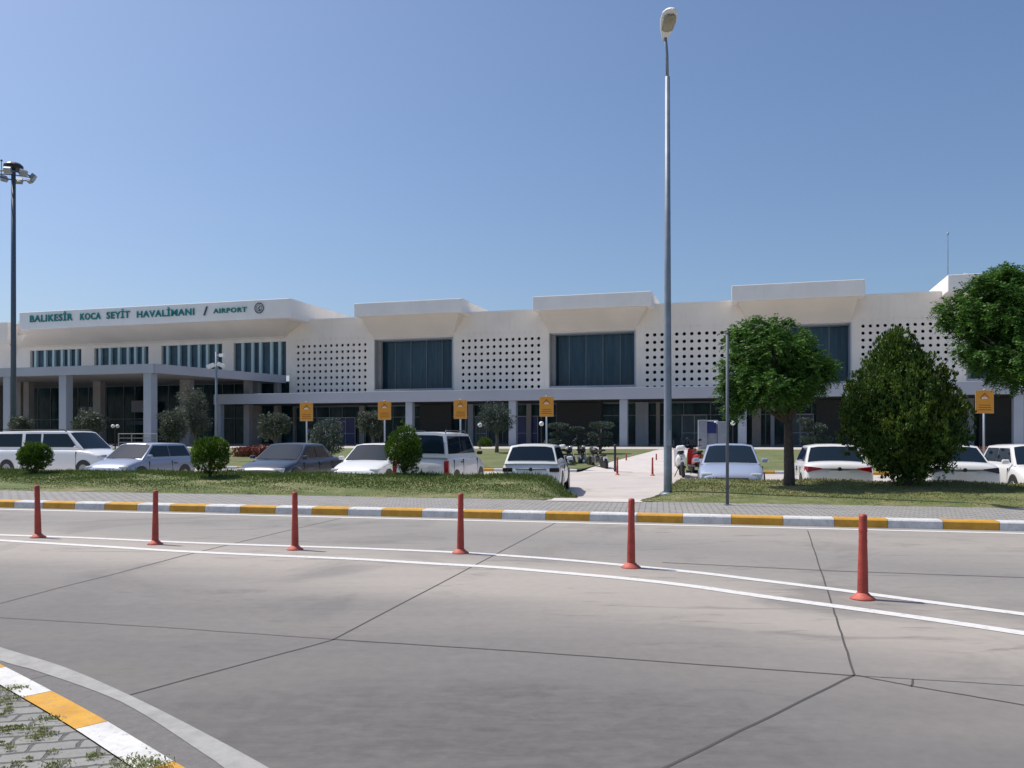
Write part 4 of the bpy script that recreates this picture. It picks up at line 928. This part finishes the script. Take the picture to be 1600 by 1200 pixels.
# globe lamps by the terminal
gproto = None
for x, y, l in ((516, 665, 'small white globe lamp right of the leftmost yellow sign'), (750, 664, 'small white globe lamp right of the third yellow sign'), (1119, 661, 'small white globe lamp beside the grey kiosk with the blue panel'), (1145, 661, 'small white globe lamp right of the thin grey post'), (846, 662, 'small white globe lamp left of the cloud-pruned shrubs')):
    p = pd(x, y, 52); z = .82; h = p.z - z
    if gproto is None:
        gproto = empty('globe_lamp', (0, 0, 0)); mb = MB(); mb.tube([(0, 0, -.1), (0, 0, 1.45)], .035, 8); mb.lathe([(.09, 0), (.07, .05)], 8); mb.build('pole', 'plastic', gproto); mb = MB(); mb.ball((0, 0, 1.58), .15); mb.build('globe', 'globe', gproto, smooth=True); o = gproto
    else: o = copy_tree(gproto)
    o.location = (p.x, p.y, z); k = h / 1.58; o.scale = (1, 1, k); tag(o, l, 'globe lamp', 'globe lamps before the terminal')
# twin lamp near porch
p = pd(180, 666, 50); r = empty('twin_globe_lamp', (p.x, p.y, .83)); h = p.z - .83; mb = MB(); mb.tube([(0, 0, -.1), (0, 0, h - .15)], .04, 8); mb.tube([(-.14, 0, h - .15), (.14, 0, h - .15)], .025, 6); mb.build('pole', 'plastic', r)
for sx in (-.14, .14): mb = MB(); mb.ball((sx, 0, h), .11); mb.build('globe', 'globe', r, smooth=True)
tag(r, 'lamp with two small white globes between the porch columns', 'globe lamp')
# kiosk
p = pd(1112, 700, 50); r = empty('payment_kiosk', (p.x, p.y, .82), R(-10)); tag(r, 'grey upright kiosk with a dark blue panel behind the silver car, by the thin post', 'kiosk')
mb = MB(); mb.box(-.8, -.28, -.3, .3, 0, 1.75); mb.box(.35, .8, -.3, .3, 0, 1.65); mb.box(-.28, .35, -.1, .3, 0, 1.5); mb.build('cabinet', 'kiosk', r, bevel=.03)
mb = MB(); mb.box(-.26, .26, -.16, -.11, .95, 1.6); mb.build('panel', 'kiosk_blue', r); mb = MB(); mb.box(-.3, .36, -.2, .32, 1.66, 1.74); mb.build('roof', 'plate', r)
# bench/rails at the entrance
p = pd(215, 690, 58); r = empty('railing', (p.x, p.y, .83), -FA); tag(r, 'low metal railing in front of the entrance between the porch columns', 'railing'); mb = MB()
for z in (.35, .65, .95): mb.tube([(-1.6, 0, z), (1.6, 0, z)], .03, 6)
mb.build('rail', 'pier', r)
for x in (-1.6, -.5, .5, 1.6): mb = MB(); mb.tube([(x, 0, 0), (x, 0, 1.0)], .035, 6); mb.build('rail_post', 'pier', r)

# ================================================================= CARS (x forward)
def loftbody(st, name, paint, parent, W):
    """st: (x, zlow, ztop, halfwidth)"""
    vs = []; n_ = 0
    for (x, zl, zt, hw) in st:
        half = [(hw * .80, zl), (hw * .96, zl + .04), (hw, zl + .22 * (zt - zl)), (hw * 1.0, zl + .62 * (zt - zl)), (hw * .975, zt - .10), (hw * .90, zt - .015), (hw * .5, zt + .02)]
        ring = [(x, y, z) for y, z in half] + [(x, 0, zt + .03)] + [(x, -y, z) for y, z in half[::-1]]
        n_ = len(ring); vs += ring
    f = [(i * n_ + k, i * n_ + k + 1, (i + 1) * n_ + k + 1, (i + 1) * n_ + k) for i in range(len(st) - 1) for k in range(n_ - 1)]
    f += [tuple(range(n_ - 1, -1, -1)), tuple((len(st) - 1) * n_ + k for k in range(n_))]
    f += [(i * n_, (i + 1) * n_, (i + 1) * n_ + n_ - 1, i * n_ + n_ - 1) for i in range(len(st) - 1)]
    mb = MB(); mb.add(vs, f); return mb.build(name, paint, parent, smooth=True, sub=2)
KINDS = {
 'hatch': dict(L=3.95, W=1.70, H=1.45, belt=.93, hood=.90, rb=-1.90, rt=-1.52, ft=.30, fb=1.02, trunk=.93, top=.73, rear=.88),
 'sedan': dict(L=4.45, W=1.78, H=1.45, belt=.93, hood=.88, rb=-1.62, rt=-.98, ft=.28, fb=1.12, trunk=1.00, top=.72, rear=.92),
 'minivan': dict(L=4.3, W=1.80, H=1.80, belt=1.08, hood=1.0, rb=-2.08, rt=-1.96, ft=.42, fb=1.20, trunk=1.08, top=.80, rear=1.06),
 'van': dict(L=5.3, W=1.94, H=1.86, belt=1.12, hood=1.08, rb=-2.60, rt=-2.50, ft=.95, fb=1.75, trunk=1.12, top=.82, rear=1.1)}
def car(kind, paint, name, lights='red_lamp', rails=False, rearstyle=0):
    k = KINDS[kind]; L, W, H = k['L'], k['W'], k['H']; h = L / 2; w_ = W / 2; bz, hz_, tz = k['belt'], k['hood'], k['trunk']
    r = empty(name, (0, 0, 0))
    st = [(-h, .38, tz - .34, w_ * .80), (-h + .05, .28, tz - .16, w_ * .92), (-h + .16, .24, tz - .02, w_ * .97), (k['rb'] + .05, .22, max(bz, tz) - .0, w_), (-.5, .20, bz, w_), (.5, .20, bz, w_), (k['fb'], .20, bz - .0, w_), (h - .55, .20, hz_ - .06, w_ * .99), (h - .22, .20, hz_ - .16, w_ * .95), (h - .06, .22, hz_ - .27, w_ * .86), (h, .30, hz_ - .42, w_ * .74)]
    body = loftbody(st, 'body', paint, r, W)
    # cabin
    wb, wt = w_ * .90, w_ * k['top']; z0 = bz - .06; z1 = H - .05
    sect = lambda x, s: [(x, wb, z0), (x, wb if s == 0 else wt, z0 + .02 if s == 0 else z1), (x, (wb if s == 0 else wt) * .6, z0 + .03 if s == 0 else H - .008), (x, 0, z0 + .03 if s == 0 else H)]
    def ring(x, s): a = sect(x, s); return a + [(p[0], -p[1], p[2]) for p in a[-2::-1]]
    xs = [(k['rb'], 0), (k['rt'], 1), ((k['rt'] + k['ft']) / 2, 1), (k['ft'], 1), (k['fb'], 0)]; vs = []
    for x, s in xs:
        rg = ring(x, s)
        if s == 1 and x == (k['rt'] + k['ft']) / 2: rg = [(p[0], p[1], p[2] + (.015 if 0 < i < 6 else 0)) for i, p in enumerate(rg)]
        vs += rg
    f = [(i * 7 + q, i * 7 + q + 1, (i + 1) * 7 + q + 1, (i + 1) * 7 + q) for i in range(4) for q in range(6)]
    mb = MB(); mb.add(vs, f); cab = mb.build('roof', paint, r, smooth=False, bevel=.075); cab.modifiers[0].segments = 4
    for p_ in cab.data.polygons: p_.use_smooth = True
    # glass
    def side(x, t, sg): return Vector((x, sg * ((wb + (wt - wb) * t) + .012), z0 + (z1 - z0) * t + .004))
    def xr(t): return k['rb'] + (k['rt'] - k['rb']) * t
    def xf(t): return k['fb'] + (k['ft'] - k['fb']) * t
    b0, b1 = (.11 + .05 / (z1 - z0)), .90; mid = (k['rt'] + k['ft']) / 2 + (.12 if kind != 'van' else .55)
    for sg in (1, -1):
        wins = [[(xr(b0) + .16, b0), (mid - .022, b0), (mid - .022, b1), (xr(b1) + .12, b1)], [(mid + .022, b0), (xf(b0) - .16, b0), (xf(b1) - .08, b1), (mid + .022, b1)]]
        if kind == 'van': m2 = -1.15; wins = [[(xr(b0) + .16, b0), (m2 - .08, b0), (m2 - .08, b1), (xr(b1) + .12, b1)], [(m2 + .08, b0), (mid - .08, b0), (mid - .08, b1), (m2 + .08, b1)], wins[1]]
        if kind == 'sedan': m2 = k['rt'] - .02; wins = [[(m2 - .18, b0), (mid - .022, b0), (mid - .022, b1), (m2 + .10, b1)], wins[1]]
        for wn in wins:
            mb = MB(); P = [side(x, t, sg) for x, t in wn]; mb.add(P, [(0, 1, 2, 3) if sg < 0 else (3, 2, 1, 0)]); mb.build('side_window', 'carglass', r)
    def glass(nm, xb, xt, sg, lo=.07, hi=.92):
        def zc(c, top):
            c = abs(c); b0_, b1_, b2_ = ((z0 + .02, z0 + .03, z0 + .03) if not top else (z1, H - .008, H))
            return b2_ + (b1_ - b2_) * c / .6 if c < .6 else b1_ + (b0_ - b1_) * (c - .6) / .4
        cols_ = (-.92, -.6, -.3, 0, .3, .6, .92); ts = (lo, .5, hi); P = []
        for t in ts:
            for c_ in cols_:
                if t == hi and abs(c_) == .92: c2 = c_ * .97
                else: c2 = c_
                P.append(Vector((xb + (xt - xb) * t, c2 * (wb + (wt - wb) * t), zc(c2, 0) * (1 - t) + zc(c2, 1) * t)))
        nr = Vector((z1 - z0, 0, (xb - xt) * 1.0)) ; nr = nr.normalized() if sg > 0 else Vector((-(z1 - z0), 0, (xt - xb))).normalized()
        P = [p_ + nr * .014 for p_ in P]
        f = [(i * 7 + q, i * 7 + q + 1, (i + 1) * 7 + q + 1, (i + 1) * 7 + q) for i in range(2) for q in range(6)]
        if sg < 0: f = [t_[::-1] for t_ in f]
        mb = MB(); mb.add(P, f); mb.build(nm, 'carglass', r, smooth=True)
    glass('windscreen', k['fb'], k['ft'], 1); glass('rear_window', k['rb'], k['rt'], -1, .16 if kind != 'sedan' else .12, .88)
    # lamps, plate, bumper, mirrors, wheels
    zl = tz - (.13 if kind in ('hatch', 'sedan') else .2)
    for sg in (1, -1):
        mb = MB(); x0 = -h + .05
        if kind in ('hatch', 'sedan'): 
            if kind == 'hatch': mb.box(x0 - .04, x0 + .20, sg * w_ * .62, sg * w_ * .955, zl - .14, zl - .02)
            else: mb.add([(x0 - .045, sg * w_ * .48, zl - .03), (x0 - .05, sg * w_ * .50, zl - .07), (x0 - .03, sg * w_ * .90, zl - .15), (x0 + .2, sg * w_ * .965, zl - .13), (x0 + .2, sg * w_ * .955, zl + .01), (x0 - .02, sg * w_ * .88, zl + .01), (x0 + .1, sg * w_ * .5, zl - .05)], [(0, 1, 2, 5), (5, 2, 3, 4), (0, 5, 4, 6), (1, 6, 3, 2)] if sg < 0 else [(5, 2, 1, 0), (4, 3, 2, 5), (6, 4, 5, 0), (2, 3, 6, 1)])
        else: mb.box(x0 - .03, x0 + .12, sg * w_ * .80, sg * w_ * .965, zl - .30, zl + .08)
        mb.build('tail_light', lights, r, bevel=.03)
        mb = MB(); mb.box(h - .36, h - .10, sg * w_ * .56, sg * w_ * .90, hz_ - .34, hz_ - .20); mb.build('headlight', 'clear_lamp', r, bevel=.04)
        mb = MB(); mx = k['fb'] - .22; mb.box(mx - .05, mx + .05, sg * (w_ * .95), sg * (w_ * .95 + .19), bz + .01, bz + .13); mb.build('mirror', 'plastic' if kind == 'minivan' else paint, r, bevel=.04)
        for wx in (h - .82, -h + .78):
            X = Matrix.Translation((wx, sg * (w_ - .11), .31)) @ Matrix.Rotation(R(90), 4, 'X'); mb = MB(); mb.lathe([(.2, -.1), (.29, -.105), (.312, -.07), (.312, .07), (.29, .105), (.2, .1)], 22, X=X); wo = mb.build('wheel', 'rubber', r, smooth=True)
            mb = MB(); mb.lathe([(.19, -.125), (.20, -.11), (.20, .11), (.19, .125)], 18, X=X); mb.build('rim', 'rim', wo)
            mb = MB(); X2 = Matrix.Translation((wx, sg * (w_ - .02), .33)) @ Matrix.Rotation(R(90), 4, 'X'); mb.lathe([(.36, -.03), (.36, .026)], 22, X=X2); mb.build('wheel_arch', 'plastic', r)
    mb = MB(); mb.box(-h - .006, -h + .04, -.25, .25, .66 if kind != 'hatch' else .5, .77 if kind != 'hatch' else .61); mb.build('number_plate', 'plate', r)
    mb = MB(); mb.box(-h - .02, -h + .12, -w_ * .8, w_ * .8, .3, .45); mb.build('bumper_trim', 'plastic', r, bevel=.03)
    mb = MB(); mb.box(h - .10, h + .012, -w_ * .5, w_ * .5, .42, .56); mb.build('grille', 'plastic', r, bevel=.03)
    if rearstyle:
        mb = MB(); mb.box(-h - .0, -h + .08, -w_ * .52, w_ * .52, zl - .06, zl - .045); mb.build('light_strip', 'plastic', r)
        mb = MB(); mb.ball((-h - .0, 0, zl - .06), .055, sc3=(.3, 1, 1)); mb.build('badge', 'plastic', r)
    if rails:
        for sg in (1, -1): mb = MB(); mb.tube([(k['rt'] + .15, sg * wt * .93, H - .04), (k['rt'] + .25, sg * wt * .93, H + .05), (k['ft'] - .25, sg * wt * .93, H + .05), (k['ft'] - .1, sg * wt * .93, H - .04)], .02, 6); mb.build('roof_rail', 'plastic', r)
    for sg in (1, -1):                 # door seams
        for dx in (mid, mid - .95, k['fb'] - .28):
            if kind == 'hatch' and dx == mid - .95: continue
            mb = MB(); mb.box(dx - .008, dx + .008, sg * w_ * .96, sg * (w_ * 1.002), .34, bz - .10); mb.build('door_seam', 'plastic', r)
    for zz, x0, x1 in ((bz - .28, mid, mid),):
        for sg in (1, -1): mb = MB(); mb.box(x0 - .26, x0 - .1, sg * (w_ * .995), sg * (w_ * .995 + .03), bz - .2, bz - .17); mb.build('door_handle', 'plastic', r)
    return r
HEAD = math.atan2(nk.y, nk.x)
def place(o, x, d, away, kind, label, yaw=0, zoff=0, group='cars parked behind the verge', cat='car'):
    k = KINDS[kind]; hd_ = HEAD + (0 if away else math.pi) + R(yaw); p = kd(x, d); dv = Vector((math.cos(hd_), math.sin(hd_), 0)) * k['L'] / 2 * (1 if away else -1)
    c = p + dv; o.location = (c.x, c.y, zpark(dof(c)) + zoff); o.rotation_euler = (0, 0, hd_); tag(o, label, cat, group)
DN = VB + .75
place(car('hatch', 'silver_paint', 'parked_car'), 160, DN + .3, False, 'hatch', 'silver-grey hatchback with its nose towards the road, in front of the white van')
place(car('sedan', 'grey_paint', 'parked_car'), 402, DN + .2, False, 'sedan', 'dark blue-grey car between two clipped shrubs, below the ball-headed olive tree')
place(car('hatch', 'white_paint', 'parked_car'), 551, DN + .2, False, 'hatch', 'white car facing the road, left of the egg-shaped shrub')
place(car('minivan', 'white_paint', 'parked_minivan', 'red_lamp', True), 656, DN + .1, True, 'minivan', 'tall white minivan with roof rails behind the egg-shaped shrub', cat='minivan')
place(car('hatch', 'white_paint', 'parked_car', 'dark_lamp', rearstyle=1), 829, DN, True, 'hatch', 'small white hatchback seen from behind, beside the left edge of the path', yaw=5)
place(car('sedan', 'blue_paint', 'parked_car'), 1143, DN, False, 'sedan', 'pale silver-blue car facing the road behind the thin grey post')
place(car('sedan', 'white_paint', 'parked_car', 'red_lamp', rearstyle=1), 1312, DN + .1, True, 'sedan', 'white sedan with red tail lights between the bare tree trunk and the conifer')
place(car('sedan', 'white_paint', 'parked_car', 'dark_lamp', rearstyle=1), 1508, DN + .1, True, 'sedan', 'white sedan with dark tail lights right of the conifer')
place(car('hatch', 'white_paint', 'parked_car'), 1660, DN + .2, False, 'hatch', 'white car at the far right, cut off by the photo edge')
v1 = car('van', 'white_paint', 'parked_van', rails=True); c = kd(98, DN + 6.6); v1.location = (c.x, c.y, zpark(DN + 6.6)); v1.rotation_euler = (0, 0, KANG); tag(v1, 'long white passenger van parked side-on behind the silver hatchback', 'van')
v2 = copy_tree(v1); c = kd(-62, DN + 10); v2.location = (c.x, c.y, zpark(DN + 10) + .12); v2.rotation_euler = (0, 0, KANG); tag(v2, 'white van at the left edge, only a sliver of its roof showing behind the first', 'van')
# ================================================================= MOTORBIKES (x forward)
def bike(paint, scooter=False, box=False, nm='motorcycle'):
    r = empty(nm, (0, 0, 0)); WB = .64
    for x in (-WB, WB):
        X = Matrix.Translation((x, 0, .3)) @ Matrix.Rotation(R(90), 4, 'X'); mb = MB(); mb.lathe([(.21, -.05), (.28, -.055), (.305, -.02), (.305, .02), (.28, .055), (.21, .05)], 20, X=X)
        wo = mb.build('wheel', 'rubber', r, smooth=True); mb = MB(); mb.lathe([(.05, -.05), (.05, .05)], 8, X=X)
        for q in range(6): a = q * math.pi / 3; mb.tube([(x, 0, .3), (x + .21 * math.cos(a), 0, .3 + .21 * math.sin(a))], .012, 5)
        mb.build('rim', 'rim', wo)
    mb = MB(); mb.tube([(WB, .07, .3), (WB - .18, .07, .78), (WB - .27, .05, .98)], .025, 6); mb.tube([(WB, -.07, .3), (WB - .18, -.07, .78), (WB - .27, -.05, .98)], .025, 6); mb.build('fork', 'chrome', r)
    mb = MB(); mb.tube([(WB - .42, .36, 1.05), (WB - .32, .15, 1.02), (WB - .3, -.15, 1.02), (WB - .42, -.36, 1.05)], .018, 6); mb.build('handlebar', 'plastic', r)
    for sg in (1, -1):
        mb = MB(); mb.tube([(WB - .38, sg * .28, 1.04), (WB - .36, sg * .33, 1.22)], .01, 5); mb.ball((WB - .36, sg * .34, 1.26), .07, sc3=(.35, 1, .7)); mb.build('mirror', 'plastic', r)
    if scooter:
        mb = MB(); ell(mb, [(-.62, .03, .05, .72), (-.5, .15, .16, .66), (-.1, .18, .2, .56), (.1, .16, .14, .45), (.2, .05, .05, .4)], Matrix.Rotation(R(90), 4, 'Z') @ Matrix.Translation((0, .05, 0)) , flat=1); mb.build('body', paint, r, smooth=True)
        mb = MB(); mb.add([(WB - .16, .2, .35), (WB - .16, -.2, .35), (WB - .34, -.17, .95), (WB - .34, .17, .95), (WB - .06, 0, .4), (WB - .2, 0, .98)], [(0, 1, 2, 3), (0, 3, 5, 4), (1, 4, 5, 2)]); mb.build('leg_shield', paint, r)
        mb = MB(); mb.box(-.3, .45, -.14, .14, .28, .36); mb.build('footboard', 'plastic', r, bevel=.02)
        mb = MB(); mb.add([(WB - .24, .2, .98), (WB - .24, -.2, .98), (WB - .36, -.16, 1.32), (WB - .36, .16, 1.32), (WB - .25, .2, .98), (WB - .25, -.2, .98), (WB - .375, -.16, 1.32), (WB - .375, .16, 1.32)], [(0, 1, 2, 3), (7, 6, 5, 4), (3, 2, 6, 7), (0, 3, 7, 4), (1, 5, 6, 2)]); mb.build('windshield', 'carglass', r)
    else:
        mb = MB(); mb.tube([(-.25, 0, .45), (.25, 0, .45), (WB - .28, 0, .9), (-.1, 0, .72), (-.25, 0, .45), (-WB, 0, .3)], .03, 6); mb.build('frame', 'plastic', r)
        mb = MB(); mb.ball((.16, 0, .82), .2, sc3=(1.25, .75, .7)); mb.build('tank', paint, r, smooth=True)
        mb = MB(); mb.box(-.12, .2, -.14, .14, .35, .62); mb.tube([(0, 0, .6), (.12, 0, .35)], .1, 8); mb.build('engine', 'rim', r, bevel=.03)
        mb = MB(); mb.tube([(.2, -.14, .4), (.0, -.16, .28), (-.7, -.17, .36)], [.025, .03, .05], 8); mb.build('exhaust', 'chrome', r)
        mb = MB(); mb.box(-.8, -.45, -.09, .09, .62, .68); mb.build('rear_fender', paint, r, bevel=.03)
    mb = MB(); mb.add([(-.7, .12, .82), (-.7, -.12, .82), (.02, -.12, .76), (.02, .12, .76), (-.7, .10, .9), (-.7, -.10, .9), (.0, -.08, .82), (.0, .08, .82)], [(3, 2, 1, 0), (4, 5, 6, 7), (0, 1, 5, 4), (1, 2, 6, 5), (2, 3, 7, 6), (3, 0, 4, 7)]); mb.build('seat', 'seat', r, bevel=.03)
    mb = MB(); mb.ball((WB - .18, 0, .93), .10, sc3=(.8, 1, 1)); mb.build('headlight', 'clear_lamp' if not scooter else paint, r, smooth=True)
    if box: mb = MB(); mb.box(-.9, -.66, -.15, .15, .9, 1.08); mb.build('top_box_or_glint', 'lamp_white', r, bevel=.07)  # real top box on the scooter; on the motorcycle a white block imitating glints
    mb = MB(); mb.box(-.84, -.80, -.09, .09, .45, .6); mb.build('number_plate', 'plate', r)
    mb = MB(); mb.tube([(0, .1, .3), (-.08, .28, .0)], .015, 6); mb.build('kickstand', 'plastic', r)
    return r
def pb(o, x, y, ang, label, cat='motorcycle', group='motorcycles parked by the path', sc_=1.1):
    p = gp(x, y, -.02); o.location = (p.x, p.y, zpark(dof(p))); o.rotation_euler = (R(-6), 0, R(ang)); o.scale = (sc_,) * 3; tag(o, label, cat, group)
pb(bike('plastic'), 934, 736, 110, 'dark motorcycle standing alone nearest the red bollards, left of the path')
pb(bike('seat'), 912, 733, 75, 'black motorcycle between the white hatchback and the lone motorcycle')
pb(bike('plastic', box=True), 890, 734, 70, 'motorcycle with a white box added as a glint, half hidden by the white hatchback')
pb(bike('lamp_white', True, True, 'scooter'), 1066, 744, 82, 'white scooter with a white top box right beside the street lamp', 'scooter', sc_=1.15)
pb(bike('redbike', True, False, 'scooter'), 1089, 741, 95, 'red scooter between the white scooter and the silver-blue car', 'scooter')
